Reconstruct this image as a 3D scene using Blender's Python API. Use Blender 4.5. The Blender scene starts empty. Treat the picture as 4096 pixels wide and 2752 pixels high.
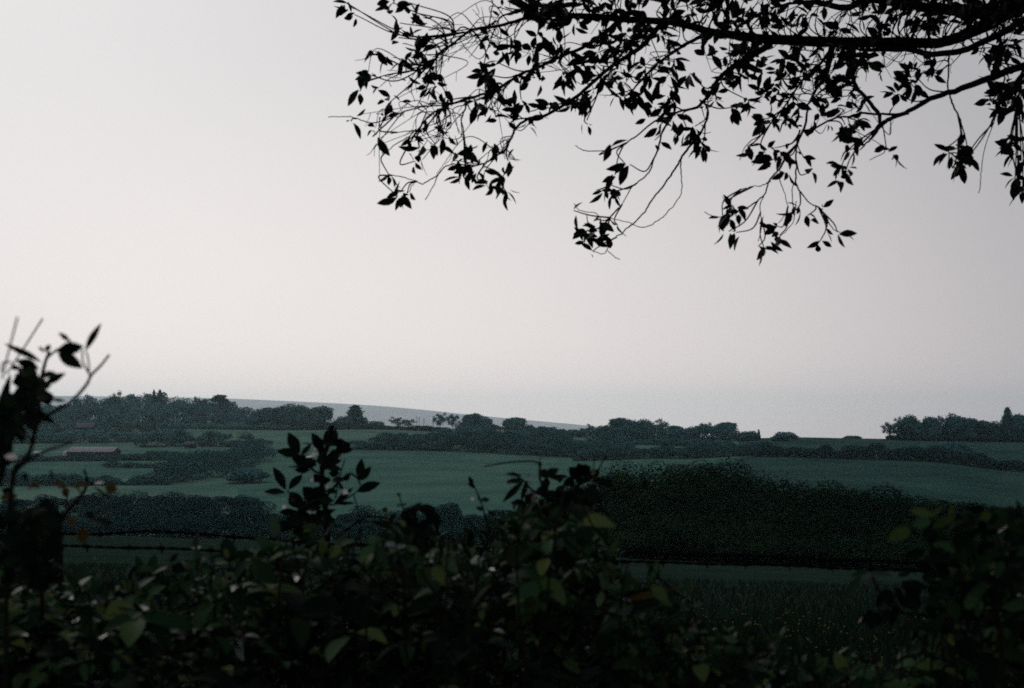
import bpy, math
import numpy as np
from math import radians, sin, cos, pi
rng = np.random.default_rng(7)
scene = bpy.context.scene
COL = scene.collection

# ------------------------------------------------------------------ camera
F, CX, CY, HOR = 50/36*4096, 2048.0, 1376.0, 1680.0
PITCH = math.atan((HOR-CY)/F)
EYE = 1.7
HAZE=.000068; SKYGAIN=.815; DENOISE=False
cam_d = bpy.data.cameras.new('camera'); cam = bpy.data.objects.new('camera', cam_d); COL.objects.link(cam)
cam.location = (0, 0, EYE); cam.rotation_euler = (radians(90)+PITCH, 0, 0)
cam_d.lens = 50; cam_d.sensor_width = 36; cam_d.clip_start = 0.05; cam_d.clip_end = 30000
cam_d.dof.use_dof = True; cam_d.dof.focus_distance = 10; cam_d.dof.aperture_fstop = 7.1
scene.camera = cam

def P(X, Y, d):
    """the point of the world that lies d metres ahead on the sight line through column X, row Y of the photograph"""
    up = (CY-Y)/F
    k = d/(cos(PITCH)-up*sin(PITCH))
    return np.array([(X-CX)/F*k, d, EYE+k*(sin(PITCH)+up*cos(PITCH))])
def row_z(Y, d): return P(CX, Y, d)[2]

# ------------------------------------------------------------------ materials
def mat(name, cols, rough=0.6, spec=0.3, island=True, noise=None, trans=0.0, bump=None):
    """cols: list of (position, rgb) read by island random, mixed with a noise in object space"""
    m = bpy.data.materials.new(name); m.use_nodes = True
    nt = m.node_tree; N = nt.nodes; L = nt.links
    b = N['Principled BSDF']
    b.inputs['Roughness'].default_value = rough
    b.inputs['Specular IOR Level'].default_value = spec
    ramp = N.new('ShaderNodeValToRGB')
    el = ramp.color_ramp.elements
    while len(el) < len(cols): el.new(0.5)
    for e, (p, c) in zip(el, cols): e.position = p; e.color = (*c, 1)
    src = None
    if island:
        g = N.new('ShaderNodeNewGeometry'); src = g.outputs['Random Per Island']
    if noise:
        tc = N.new('ShaderNodeTexCoord'); nz = N.new('ShaderNodeTexNoise')
        nz.inputs['Scale'].default_value = noise; nz.inputs['Detail'].default_value = 12; nz.inputs['Roughness'].default_value = .62
        L.new(tc.outputs['Object'], nz.inputs['Vector'])
        mr = N.new('ShaderNodeMapRange'); mr.inputs['From Min'].default_value = 0.3; mr.inputs['From Max'].default_value = 0.7
        L.new(nz.outputs['Fac'], mr.inputs['Value'])
        if src is None: src = mr.outputs['Result']
        else:
            mx = N.new('ShaderNodeMix'); mx.inputs['Factor'].default_value = 0.5
            L.new(src, mx.inputs['A']); L.new(mr.outputs['Result'], mx.inputs['B']); src = mx.outputs['Result']
    if src is not None: L.new(src, ramp.inputs['Fac'])
    L.new(ramp.outputs['Color'], b.inputs['Base Color'])
    if bump:
        tc = N.new('ShaderNodeTexCoord'); nz = N.new('ShaderNodeTexNoise'); nz.inputs['Scale'].default_value = bump[0]; nz.inputs['Detail'].default_value = 8
        bp = N.new('ShaderNodeBump'); bp.inputs['Strength'].default_value = bump[1]; bp.inputs['Distance'].default_value = bump[2]
        L.new(tc.outputs['Object'], nz.inputs['Vector']); L.new(nz.outputs['Fac'], bp.inputs['Height']); L.new(bp.outputs['Normal'], b.inputs['Normal'])
    if trans > 0:
        t = N.new('ShaderNodeBsdfTranslucent'); L.new(ramp.outputs['Color'], t.inputs['Color'])
        ms = N.new('ShaderNodeMixShader'); ms.inputs['Fac'].default_value = trans
        out = N['Material Output']
        L.new(b.outputs['BSDF'], ms.inputs[1]); L.new(t.outputs['BSDF'], ms.inputs[2]); L.new(ms.outputs['Shader'], out.inputs['Surface'])
    return m

M = {
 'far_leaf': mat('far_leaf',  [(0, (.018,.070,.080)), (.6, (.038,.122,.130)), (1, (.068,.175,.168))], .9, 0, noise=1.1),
 'far_dark': mat('far_dark',  [(0, (.006,.024,.028)), (.6, (.012,.042,.046)), (1, (.024,.068,.066))], .9, 0, noise=1.1),
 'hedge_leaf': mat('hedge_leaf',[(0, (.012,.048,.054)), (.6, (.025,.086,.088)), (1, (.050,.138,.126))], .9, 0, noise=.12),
 'wood_leaf': mat('wood_leaf', [(0, (.030,.090,.104)), (.6, (.058,.155,.166)), (1, (.095,.215,.212))], .9, 0, noise=.06),  # lightened teal makes up for thin haze at this distance
 'scrub_leaf': mat('scrub_leaf',[(0, (.005,.020,.022)), (.6, (.012,.042,.044)), (1, (.032,.084,.076))], .9, 0, noise=.10),
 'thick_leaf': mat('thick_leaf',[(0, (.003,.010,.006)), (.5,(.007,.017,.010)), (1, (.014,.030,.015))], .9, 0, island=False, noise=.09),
 'far_bark':  mat('far_bark',  [(0, (.02,.025,.025)), (1, (.04,.045,.04))], .9, .1, island=False, noise=3),
 'field': mat('field',     [(0, (.031,.082,.068)), (.5, (.049,.113,.091)), (1, (.072,.143,.110))], .95, 0, island=False, noise=.035, bump=(.8,.5,.4)),
 'crop': mat('crop',      [(0, (.014,.040,.036)), (.5, (.022,.056,.049)), (1, (.032,.073,.061))], .95, 0, island=False, noise=.04, bump=(.8,.5,.4)),
 'pasture': mat('pasture',   [(0, (.046,.102,.084)), (.5, (.070,.134,.106)), (1, (.098,.165,.126))], .95, 0, island=False, noise=.03, bump=(.8,.5,.4)),
 'near_field': mat('near_field',[(0, (.009,.020,.016)), (.5, (.014,.028,.022)), (1, (.021,.038,.028))], .95, 0, island=False, noise=.35, bump=(6,.6,.06)),
 'hill': mat('hill',      [(0, (.44,.44,.46)), (1, (.54,.53,.55))], .9, 0, island=False, noise=.004),  # part of the distance haze is put into this pale colour
 'roof': mat('roof',      [(0, (.24,.232,.245)), (1, (.33,.318,.33))], .8, .03, island=False, noise=.6),
 'pale_wall': mat('pale_wall', [(0, (.50,.47,.46)), (1, (.62,.58,.56))], .8, .2, island=False, noise=.8),
 'dark_wall': mat('dark_wall', [(0, (.008,.02,.024)), (1, (.016,.03,.034))], .9, .05, island=False, noise=.8),
 'pane':      mat('pane',      [(0, (.02,.025,.03)), (1, (.03,.035,.04))], .1, .5, island=False, noise=2),
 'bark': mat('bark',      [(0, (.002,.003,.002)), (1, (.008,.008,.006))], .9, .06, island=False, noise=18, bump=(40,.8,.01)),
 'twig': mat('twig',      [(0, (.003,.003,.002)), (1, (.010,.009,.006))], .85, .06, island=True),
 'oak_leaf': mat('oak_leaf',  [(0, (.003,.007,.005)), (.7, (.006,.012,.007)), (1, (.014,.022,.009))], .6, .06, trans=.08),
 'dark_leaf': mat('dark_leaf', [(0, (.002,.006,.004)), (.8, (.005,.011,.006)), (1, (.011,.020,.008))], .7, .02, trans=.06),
 'bramble': mat('bramble',   [(0, (.004,.011,.005)), (.45, (.012,.036,.016)), (.72, (.034,.074,.030)), (.86, (.044,.070,.022)), (1, (.085,.108,.034))], .6, .03, trans=.15),  # brightest stops stand in for more light on a few leaves
 'sheen_leaf': mat('sheen_leaf', [(0, (.06,.08,.075)), (1, (.16,.19,.18))], .6, .1, trans=.1),  # grey sky sheen on leaf tops is put into this pale colour
 'wet_leaf':  mat('wet_leaf',  [(0, (.03,.05,.03)), (1, (.05,.075,.045))], .3, .5),
 'far_roof':  mat('far_roof',  [(0, (.09,.10,.11)), (1, (.13,.135,.145))], .9, 0, island=False, noise=.6),
 'weed':  mat('weed',      [(0, (.004,.012,.007)), (.6, (.012,.034,.016)), (1, (.050,.085,.042))], .55, .08, trans=.12),
 'olive_leaf': mat('olive_leaf',[(0, (.016,.032,.010)), (.5, (.034,.056,.016)), (1, (.062,.082,.024))], .6, .04, trans=.2, noise=45),  # lighter olive; light on some leaves is put into this colour
 'rust_leaf': mat('rust_leaf', [(0, (.035,.024,.008)), (1, (.075,.050,.014))], .6, .1, trans=.25, noise=40),
 'pale_glint':mat('pale_glint',[(0, (.62,.52,.52)), (1, (.80,.72,.71))], .5, .3, trans=.3),  # sky glints on glossy leaves, painted as pale pinkish pieces
 'pink_bud': mat('pink_bud',  [(0, (.10,.062,.05)), (1, (.18,.12,.10))], .6, .1, trans=.15),
 'yellow': mat('yellow',    [(0, (.05,.042,.014)), (1, (.13,.095,.03))], .6, .05),
 'grass': mat('grass',     [(0, (.006,.015,.010)), (.7, (.012,.024,.016)), (1, (.028,.038,.020))], .95, 0, trans=.1),
 'post': mat('post',      [(0, (.003,.004,.003)), (1, (.012,.012,.010))], .9, .05, island=False, noise=14, bump=(30,.8,.01)),
 'wire': mat('wire',      [(0, (.002,.003,.003)), (1, (.006,.006,.006))], .8, .04, island=False, noise=60),
 'stem_green': mat('stem_green',[(0, (.004,.010,.006)), (1, (.010,.018,.009))], .8, .02),
 'grey_twig': mat('grey_twig', [(0, (.10,.11,.10)), (1, (.16,.17,.155))], .8, .15),
}

# ------------------------------------------------------------------ mesh helpers
class MB:
    def __init__(s): s.v=[]; s.f=[]; s.n=0
    def add(s, V, Fc):
        V=np.asarray(V,float).reshape(-1,3); s.v.append(V)
        for a in (Fc if isinstance(Fc,list) else [Fc]): s.f.append(np.asarray(a,int)+s.n)
        s.n+=len(V)
    def build(s, name, m, parent=None, origin=None, smooth=False):
        me=bpy.data.meshes.new(name)
        V=np.concatenate(s.v) if s.v else np.zeros((0,3))
        if origin is not None: V=V-np.asarray(origin)
        loops=np.concatenate([a.ravel() for a in s.f]); tot=np.concatenate([np.full(len(a),a.shape[1]) for a in s.f])
        me.vertices.add(len(V)); me.vertices.foreach_set('co',V.astype(np.float32).ravel())
        me.loops.add(len(loops)); me.loops.foreach_set('vertex_index',loops.astype(np.int32))
        me.polygons.add(len(tot)); st=np.concatenate([[0],np.cumsum(tot)[:-1]])
        me.polygons.foreach_set('loop_start',st.astype(np.int32))
        if smooth: me.polygons.foreach_set('use_smooth',np.ones(len(tot),bool))
        me.update(calc_edges=True); me.validate()
        me.materials.append(M[m] if isinstance(m,str) else m)
        o=bpy.data.objects.new(name,me); COL.objects.link(o)
        if parent is not None: o.parent=parent
        elif origin is not None: o.location=origin
        return o

def tag(o, label=None, cat=None, group=None, kind=None):
    if label: o['label']=label
    if cat: o['category']=cat
    if group: o['group']=group
    if kind: o['kind']=kind
    return o
def thing(name, label, cat, loc, group=None):
    o=bpy.data.objects.new(name,None); o.empty_display_size=.1; COL.objects.link(o); o.location=tuple(loc)
    return tag(o,label,cat,group)

def norm(a): return a/np.maximum(np.linalg.norm(a,axis=-1,keepdims=True),1e-9)
def spline(pts, n=6):
    """Catmull-Rom through the rows of pts (any columns)"""
    p=np.asarray(pts,float)
    if len(p)<3: 
        t=np.linspace(0,1,n+1)[:,None]; return p[0]*(1-t)+p[-1]*t
    q=np.vstack([2*p[0]-p[1],p,2*p[-1]-p[-2]]); out=[]
    for i in range(1,len(q)-2):
        t=np.linspace(0,1,n,endpoint=False)[:,None]
        a,b,c,d=q[i-1],q[i],q[i+1],q[i+2]
        out.append(.5*((2*b)+(c-a)*t+(2*a-5*b+4*c-d)*t**2+(-a+3*b-3*c+d)*t**3))
    return np.vstack(out+[p[-1:]])
def tube(mb, pts, rad, sides=6):
    p=np.asarray(pts,float); n=len(p); r=np.broadcast_to(np.asarray(rad,float),(n,))
    t=norm(np.gradient(p,axis=0)); ref=np.array([.13,.91,.39])
    a=norm(np.cross(t,ref)); b=np.cross(t,a)
    ang=np.arange(sides)/sides*2*pi
    V=p[:,None]+r[:,None,None]*(np.cos(ang)[None,:,None]*a[:,None]+np.sin(ang)[None,:,None]*b[:,None])
    i=np.arange(n-1)[:,None]*sides; j=np.arange(sides)[None]; k=(j+1)%sides
    Q=np.stack([i+j,i+k,i+sides+k,i+sides+j],-1).reshape(-1,4)
    V=V.reshape(-1,3); e0=[list(range(sides))[::-1]]; e1=[[(n-1)*sides+x for x in range(sides)]]
    mb.add(V,[Q,np.array(e0),np.array(e1)])
def leaf_template(kind='lance'):
    if kind=='oval': s=np.array([0,.1,.28,.5,.72,.9,1]); w=np.array([.05,.55,.95,1,.8,.38,0])
    elif kind=='lance': s=np.array([0,.12,.3,.5,.72,.9,1]); w=np.array([.05,.4,.82,1,.75,.32,0])
    else: s=np.array([0,.5,1.]); w=np.array([.1,1,0])
    V=[]; 
    for a,b in zip(s,w): V+= [(a,-b,.0),(a,0,-.0),(a,b,0)]
    V=np.array(V); Q=[]
    for i in range(len(s)-1):
        o=3*i; Q+=[(o,o+1,o+4,o+3),(o+1,o+2,o+5,o+4)]
    return V,np.array(Q)
TPL={k:leaf_template(k) for k in ('oval','lance','simple')}
def leaves(mb, base, dirs, nrm, L, W, kind='lance', fold=.35, droop=.18, curl=None):
    """many leaves at once: base (n,3), dirs (n,3), approximate normal, length, full width"""
    base=np.atleast_2d(base); n=len(base); t=norm(np.atleast_2d(dirs)); nn=np.atleast_2d(nrm)
    s=np.cross(nn,t); bad=np.linalg.norm(s,axis=1)<1e-3; s[bad]=np.cross(t[bad],[.3,.8,.2]); s=norm(s); u=np.cross(t,s)
    L=np.broadcast_to(np.asarray(L,float),(n,)); W=np.broadcast_to(np.asarray(W,float),(n,))
    T,Q=TPL[kind]; m=len(T)
    dr=np.broadcast_to(np.asarray(droop if curl is None else curl,float),(n,))
    al=T[None,:,0]*L[:,None]; ac=T[None,:,1]*W[:,None]*.5; up=fold*np.abs(ac)-dr[:,None]*L[:,None]*T[None,:,0]**2
    V=base[:,None]+al[...,None]*t[:,None]+ac[...,None]*s[:,None]+up[...,None]*u[:,None]
    mb.add(V.reshape(-1,3),(Q[None]+(np.arange(n)*m)[:,None,None]).reshape(-1,4))
def rand_dir(n): return norm(rng.normal(size=(n,3)))
def cards(mb, c, nrm, size, aspect=.8):
    """leaf clumps: small bent pairs of faces"""
    n=len(c); s=np.broadcast_to(np.asarray(size,float),(n,)); a=norm(np.cross(nrm,rand_dir(n))); b=np.cross(nrm,a)
    h=s[:,None]*.5
    V=np.stack([c-a*h-b*h*aspect*.5, c-a*h*.1-b*h*aspect, c+a*h-b*h*.2, c+a*h*.35+b*h*aspect, c-a*h*.7+b*h*aspect*.7],1)
    V[:,2]+=nrm*h*.35; V[:,0]-=nrm*h*.2
    mb.add(V.reshape(-1,3),np.arange(5)[None]+5*np.arange(n)[:,None])
def blob_points(n, shell=.55):
    d=rand_dir(n); r=(shell+(1-shell)*rng.random(n))**.7
    return d, d*r[:,None]*(1+.12*rng.normal(size=n))[:,None]
def blob(mb, c, r, n, size, shell=.6, up=.25, jit=.6, wob=.07):
    d=rand_dir(n); p=d*((shell+(1-shell)*rng.random(n))**.7*(1+wob*rng.normal(size=n)))[:,None]; r=np.asarray(r,float)
    pts=np.asarray(c)+p*r
    nn=norm(d/r*r.min()*1.0+rand_dir(n)*jit+np.array([0,0,up]))
    cards(mb,pts,nn,size*(.6+.8*rng.random(n)))

# ------------------------------------------------------------------ terrain: valley cut from profiles of row against distance
Z0=[(1,0),(6,0),(10,-.02)]
prof={  # column: (distance, row of the photograph at which that ground lies)
 -200:[(130,2140),(250,2150),(330,2020),(430,1950),(600,1855),(700,1790),(900,1705),(1100,1695),(1300,1720)],
 300: [(130,2140),(250,2150),(330,2020),(430,1948),(600,1852),(700,1785),(900,1700),(1100,1690),(1300,1715)],
 900: [(130,2155),(240,2160),(330,2020),(430,1955),(600,1838),(700,1775),(900,1716),(1000,1706),(1300,1722)],
 1500:[(135,2160),(240,2165),(300,2075),(400,1950),(600,1826),(700,1768),(900,1716),(960,1711),(1300,1728)],
 2200:[(120,2205),(200,2210),(280,2100),(400,1940),(560,1858),(680,1790),(800,1744),(900,1738),(1300,1748)],
 2700:[(95,2238),(140,2225),(200,2150),(400,1905),(540,1838),(640,1790),(760,1752),(900,1750),(1300,1760)],
 3200:[(85,2256),(130,2240),(200,2150),(400,1912),(500,1832),(560,1795),(680,1750),(800,1753),(1300,1770)],
 3700:[(78,2272),(120,2260),(200,2150),(350,1965),(470,1850),(540,1810),(670,1757),(800,1757),(1300,1770)],
 4100:[(72,2288),(115,2280),(200,2155),(350,1990),(450,1890),(540,1825),(660,1762),(800,1765),(1300,1775)],
 4500:[(72,2290),(115,2285),(200,2160),(350,2000),(450,1900),(540,1830),(660,1765),(800,1768),(1300,1775)],
}
LD=np.linspace(math.log(1),math.log(13000),500)
def prof_curve(k):
    pts=[(math.log(d),z) for d,z in Z0]+[(math.log(d),row_z(Y,d)) for d,Y in prof[k]]+[(math.log(d),row_z(1775,d)) for d in (2000,4000,13000)]
    x,y=zip(*pts); z=np.interp(LD,x,y)
    # interpolate rows rather than heights between far points so that slopes stay straight in distance
    d=np.exp(LD); z=np.interp(d,np.exp(x),y)
    k=np.ones(9)/9; return np.convolve(np.pad(z,4,mode='edge'),k,'valid')
PU=np.array([(k-CX)/F for k in prof]); PZ=np.array([prof_curve(k) for k in prof])
def ground(x,y):
    """height of the ground at x, y (arrays)"""
    x=np.asarray(x,float); y=np.asarray(y,float)
    r=np.hypot(x,y); az=np.arctan2(x,np.maximum(y,1e-6)*1.0)
    yy=np.where(y>0.9*np.abs(x),np.maximum(y,1),np.maximum(r*.74,1))
    u=np.clip(np.where(y>0,x/np.maximum(y,1e-6),np.sign(x)*9),PU[0],PU[-1])
    ld=np.clip(np.log(np.maximum(yy,1)),LD[0],LD[-1])
    fi=(ld-LD[0])/(LD[1]-LD[0]); i=np.clip(fi.astype(int),0,len(LD)-2); t=fi-i
    ui=np.clip(np.searchsorted(PU,u)-1,0,len(PU)-2); s=(u-PU[ui])/(PU[ui+1]-PU[ui]); s=s*s*(3-2*s)
    z=(PZ[ui,i]*(1-t)+PZ[ui,i+1]*t)*(1-s)+(PZ[ui+1,i]*(1-t)+PZ[ui+1,i+1]*t)*s
    back=np.clip((-y/np.maximum(r,1e-6)+.2)/.6,0,1); back=back*back*(3-2*back)
    return z*(1-back)-.4*back*0
def G(X,d):
    x=(X-CX)/F*d*1.0; return np.array([x,d,float(ground(x,d))])

az=np.concatenate([np.linspace(-180,-28,60),np.linspace(-27.6,27.6,420),np.linspace(28,180,60)])
rad=np.concatenate([np.linspace(.3,12,20),np.geomspace(12.6,2000,230),np.geomspace(2100,9700,26)])
A,R=np.meshgrid(np.radians(az),rad,indexing='ij')
X_,Y_=R*np.sin(A),R*np.cos(A)
Zg=ground(X_,Y_)
# gentle unevenness, growing with distance
Zg+=np.clip(R/300,0,1)*.35*np.sin(X_*.06+1.3*np.sin(Y_*.031))*np.sin(Y_*.043+.7)*(R<1200)
tm=MB(); na,nr=A.shape
ii,jj=np.meshgrid(np.arange(na-1),np.arange(nr-1),indexing='ij')
Q=np.stack([ii*nr+jj,(ii+1)*nr+jj,(ii+1)*nr+jj+1,ii*nr+jj+1],-1).reshape(-1,4)[:,::-1]
tm.add(np.stack([X_,Y_,Zg],-1).reshape(-1,3),Q)
ground_o=tm.build('ground','field',smooth=True); tag(ground_o,'green valley fields rising from the hedge to the skyline','ground',kind='structure')
ground_o.data.materials.append(M['pasture']); ground_o.data.materials.append(M['near_field']); ground_o.data.materials.append(M['crop'])
cu=(X_/np.maximum(Y_,1e-6)*F+CX)[:-1,:-1].ravel(); cd=Y_[:-1,:-1].ravel(); cr=R[:-1,:-1].ravel()
mi=np.zeros(len(Q),int)
mi[(cd>655)&(cu<2500)]=1; mi[(cd>520)&(cu>2900)]=1
mi[(cd<470)&(cu<950)]=1
mi[(cd<490)&(cu>2650)]=3; mi[(cd>=490)&(cu>2950)]=3
mi[(cr<200)]=2
ground_o.data.polygons.foreach_set('material_index',mi.astype(np.int32))

# far pale down beyond the skyline
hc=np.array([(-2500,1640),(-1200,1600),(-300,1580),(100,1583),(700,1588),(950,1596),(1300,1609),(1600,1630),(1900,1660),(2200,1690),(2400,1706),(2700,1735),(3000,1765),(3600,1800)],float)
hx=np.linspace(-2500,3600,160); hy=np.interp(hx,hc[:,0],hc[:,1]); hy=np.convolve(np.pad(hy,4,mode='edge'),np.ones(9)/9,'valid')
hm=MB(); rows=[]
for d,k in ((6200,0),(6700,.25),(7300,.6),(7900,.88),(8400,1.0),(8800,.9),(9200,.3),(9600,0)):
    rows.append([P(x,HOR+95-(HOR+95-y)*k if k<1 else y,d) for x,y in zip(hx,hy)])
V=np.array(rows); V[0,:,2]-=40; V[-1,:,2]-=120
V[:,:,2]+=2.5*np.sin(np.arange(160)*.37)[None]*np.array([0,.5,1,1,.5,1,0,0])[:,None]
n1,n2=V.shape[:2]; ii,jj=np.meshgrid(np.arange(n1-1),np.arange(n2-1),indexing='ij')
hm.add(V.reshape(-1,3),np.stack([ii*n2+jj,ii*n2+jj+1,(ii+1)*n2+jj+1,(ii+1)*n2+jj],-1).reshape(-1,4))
tag(hm.build('distant_hill','hill',smooth=True),'long pale blue down, its colour lightened to deepen the haze','hill',kind='structure')

# ------------------------------------------------------------------ far trees
def crown_mesh(kind, seed):
    global rng
    keep=rng; rng=np.random.default_rng(seed); c=MB(); t=MB()
    if kind=='round':
        for k in range(11):
            a=rng.random()*2*pi; q=rng.random()
            blob(c,(.28*cos(a)*(1-.6*q),.28*sin(a)*(1-.6*q),.24+.52*q),(.19+.06*rng.random(),.19+.06*rng.random(),.16+.06*rng.random()),330,.05)
        blob(c,(0,0,.45),(.37,.37,.43),700,.07,.1)
        tube(t,spline([(0,0,0),(.01,.01,.2),(0,.02,.5)],4),np.linspace(.035,.015,9))
        for k in range(4):
            a=k*1.6+rng.random(); tube(t,spline([(0,0,.2),(.1*cos(a),.1*sin(a),.38),(.24*cos(a),.24*sin(a),.6)],4),np.linspace(.016,.005,9),5)
    elif kind=='bush':
        for k in range(10):
            a=rng.random()*2*pi; q=rng.random()
            blob(c,(.32*cos(a)*(1-.6*q),.32*sin(a)*(1-.6*q),.18+.45*q),(.2+.06*rng.random(),.2,.2+.08*rng.random()),300,.065)
        blob(c,(0,0,.35),(.42,.42,.42),500,.09,.1)
        tube(t,spline([(0,0,-.05),(.01,0,.2),(0,.02,.45)],4),np.linspace(.04,.015,9))
    elif kind=='open':
        tube(t,spline([(0,0,0),(.02,.01,.3),(0,.02,.75)],5),np.linspace(.03,.008,11))
        blob(c,(0,0,.62),(.36,.36,.34),520,.04,.15)
        for k in range(11):
            a=k*2.4; z0=.22+.05*k*.9; e=np.array([(.2+.18*rng.random())*cos(a),(.2+.18*rng.random())*sin(a),z0+.2+.15*rng.random()])
            tube(t,spline([(0,0,z0),e*[.5,.5,1]-[0,0,.08],e],4),np.linspace(.012,.004,9),5)
            blob(c,e,(.13+.06*rng.random(),.13,.10+.05*rng.random()),90,.045,.1)
        blob(c,(0,0,.82),(.16,.16,.13),120,.045,.2)
    elif kind=='conifer':
        tube(t,spline([(0,0,0),(0,0,.5),(0,0,1)],4),np.linspace(.03,.006,9))
        for k in range(13):
            z=.16+.78*k/12; rr=.36*(1-k/13.5)**.8+.03
            for q in range(6):
                a=q*1.05+k*.7+rng.random()*.3; rq=rr*(.75+.45*rng.random()); 
                n=int(55*(rr/.3)+25); s=rng.random(n)
                pts=np.stack([cos(a)*rq*s,sin(a)*rq*s,z-.07*s+.03*rng.normal(size=n)*.5],1)+rng.normal(size=(n,3))*[.03,.03,.014]
                cards(c,pts,norm(rand_dir(n)*.7+[0,0,.8]),.055*(.6+.8*rng.random(n)))
    elif kind=='pine':
        tube(t,spline([(0,0,0),(.02,.0,.5),(-.01,0,.92)],4),np.linspace(.03,.01,9))
        for k in range(9):
            z=.5+.45*rng.random(); a=rng.random()*2*pi; rr=.3*rng.random()*(1.1-z*.5); e=(rr*cos(a),rr*sin(a),z)
            tube(t,[(0,0,z-.1),e],[.012,.005],5)
            blob(c,e,(.2+.08*rng.random(),.2,.055),260,.05,.3,up=.6)
        blob(c,(.03,0,.92),(.17,.15,.07),220,.05,.3,up=.6)
    rng=keep
    cm=c.build('crown','far_leaf'); trm=t.build('trunk','far_bark',smooth=True)
    r=(cm.data,trm.data); bpy.data.objects.remove(cm); bpy.data.objects.remove(trm); return r
PROTO={k:[crown_mesh(k,100+i*7+j) for j in range(3 if k in('round','bush') else 2)] for i,k in enumerate(('round','bush','open','conifer','pine'))}
NAME={'round':'round_tree','bush':'bush','open':'thin_tree','conifer':'conifer_tree','pine':'pine_tree'}
cnt=[0]
def far_tree(kind, X, base, top, w, d, label, group=None, dark=False, cat='tree'):
    """tree whose foot stands on the ground d metres off; width w and top row as in the photograph"""
    g=G(X,d); h=row_z(top,d)-g[2]; W=w/F*d*1.12
    o=thing(NAME[kind],label,cat,g-[0,0,.1],group)
    cm,tm_=PROTO[kind][cnt[0]%len(PROTO[kind])]; cnt[0]+=1
    sx=W*1.12/(.9 if kind in('round','bush','open') else .7); sz=h/{'round':.93,'bush':.92,'open':.95,'conifer':1.,'pine':.98}[kind]
    for nm,me in (('trunk',tm_),('crown',cm)):
        c=bpy.data.objects.new(nm,me); COL.objects.link(c); c.parent=o
    o.scale=(sx,sx,sz); o.rotation_euler=(0,0,rng.random()*6.28)
    return o

T=far_tree
# between the left wood and the conifer
GR='trees along the skyline'
T('round',1075,1720,1626,120,930,'broad round tree at the right end of the left skyline wood',GR)
T('round',1150,1720,1617,120,925,'wide domed tree left of the double-headed crown on the skyline',GR)
T('round',1215,1720,1613,85,920,'rounded tree touching its lower sloping neighbour, left of the lone conifer',GR)
T('round',1285,1720,1620,100,915,'dome-shaped tree with a crown falling away to the right',GR)
T('bush',1378,1720,1657,70,905,'low rounded tree at the left foot of the lone conifer',GR)
T('conifer',1421,1720,1617,84,915,'lone dark conifer standing up from the skyline against the pale down',GR)
T('bush',1497,1720,1680,80,905,'low bush just right of the lone conifer',GR)
T('open',1450,1720,1668,46,925,'thin see-through tree tight against the lone conifer',GR)
T('open',1590,1720,1672,60,905,'wispy flat-topped tree on the hedge left of the poles',GR)
T('open',1634,1720,1678,50,905,'wispy sapling leaning right beside the poles',GR)
T('open',1762,1722,1658,54,900,'feathery pale tree just right of the poles',GR)
T('open',1812,1722,1660,52,905,'thin bare-looking tree behind the pale house',GR)
T('round',1891,1722,1650,86,890,'tallest round tree beside the pale house on the ridge',GR)
T('round',1940,1724,1667,70,885,'smaller round tree on the right shoulder of the tallest round one',GR)
T('bush',1970,1724,1692,56,880,'low bush between the round trees and the white cottage',GR)
T('round',2060,1728,1666,102,850,'broad bushy tree standing alone right of the white cottage',GR)
for x,t,w in ((2122,1693,50),(2165,1699,50),(2205,1702,52),(2250,1711,56),(2292,1713,50),(2338,1708,50)):
    T('bush',x,1742,t,w,800,'small bush in the low ridge hedge between the lone bushy tree and the wood','bushes of the low ridge hedge',cat='bush')
T('open',2362,1745,1700,30,790,'slim upright tree in the dip before the long ridge wood',GR)
T('round',2408,1752,1698,64,760,'small round tree at the left tip of the long ridge wood',GR)
T('round',2484,1765,1667,112,740,'highest domed tree of the ridge wood near the centre',GR)
T('round',2571,1770,1678,100,735,'second domed tree of the ridge wood, a step lower',GR)
T('open',2645,1770,1684,60,735,'wispy tree in a notch of the ridge wood',GR)
T('round',2702,1770,1699,74,735,'pointed low tree in the falling part of the ridge wood',GR)
T('round',2756,1770,1707,66,735,'lowest small tree of the falling ridge wood',GR)
T('open',2818,1768,1693,50,730,'thin see-through tree beside the last big round tree of the ridge wood',GR)
T('round',2902,1765,1685,100,725,'big round tree that closes the ridge wood at its right end',GR)
T('bush',2992,1760,1719,72,690,'low dome-shaped bush beside a thin spire on the ridge',GR,cat='bush')
T('conifer',3033,1755,1715,14,690,'thin dark spire beside the low dome-shaped bush',GR)
T('bush',3142,1760,1722,92,640,'lone flat-topped bush leaning right on the bare ridge',GR,cat='bush')
T('bush',3408,1756,1740,62,690,'tiny lone mound-like bush on the bare ridge line',GR,cat='bush')
G2='trees of the clump at the right of the ridge'
T('open',3556,1757,1692,66,670,'small open tree with gaps, leftmost of the right ridge clump',G2)
T('open',3592,1757,1676,40,680,'wispy tree behind the small open one in the ridge clump',G2)
T('round',3643,1757,1661,92,672,'square-headed big tree, first of two side by side in the ridge clump',G2)
T('round',3723,1757,1659,78,672,'narrower round tree just right of the square-headed one',G2)
T('open',3770,1757,1668,60,678,'see-through tree filling the gap of the ridge clump',G2)
T('round',3818,1757,1656,90,672,'peaked tree in the middle of the right ridge clump',G2)
T('round',3872,1757,1663,90,672,'broad level-topped tree right of the peaked one',G2)
T('round',3925,1758,1677,70,672,'lower tree stepping down from the level-topped one',G2)
T('round',3970,1758,1686,78,672,'lowest tree of the ridge clump, before the tall conifer',G2)
T('conifer',4027,1758,1625,56,668,'tall knobbly conifer above the right end of the ridge clump',G2)
T('round',4085,1760,1652,96,668,'bulky tree cut by the right edge of the view behind the tall conifer',G2)
T('round',4160,1760,1660,96,668,'tree beyond the right edge of the ridge clump',G2)
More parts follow.
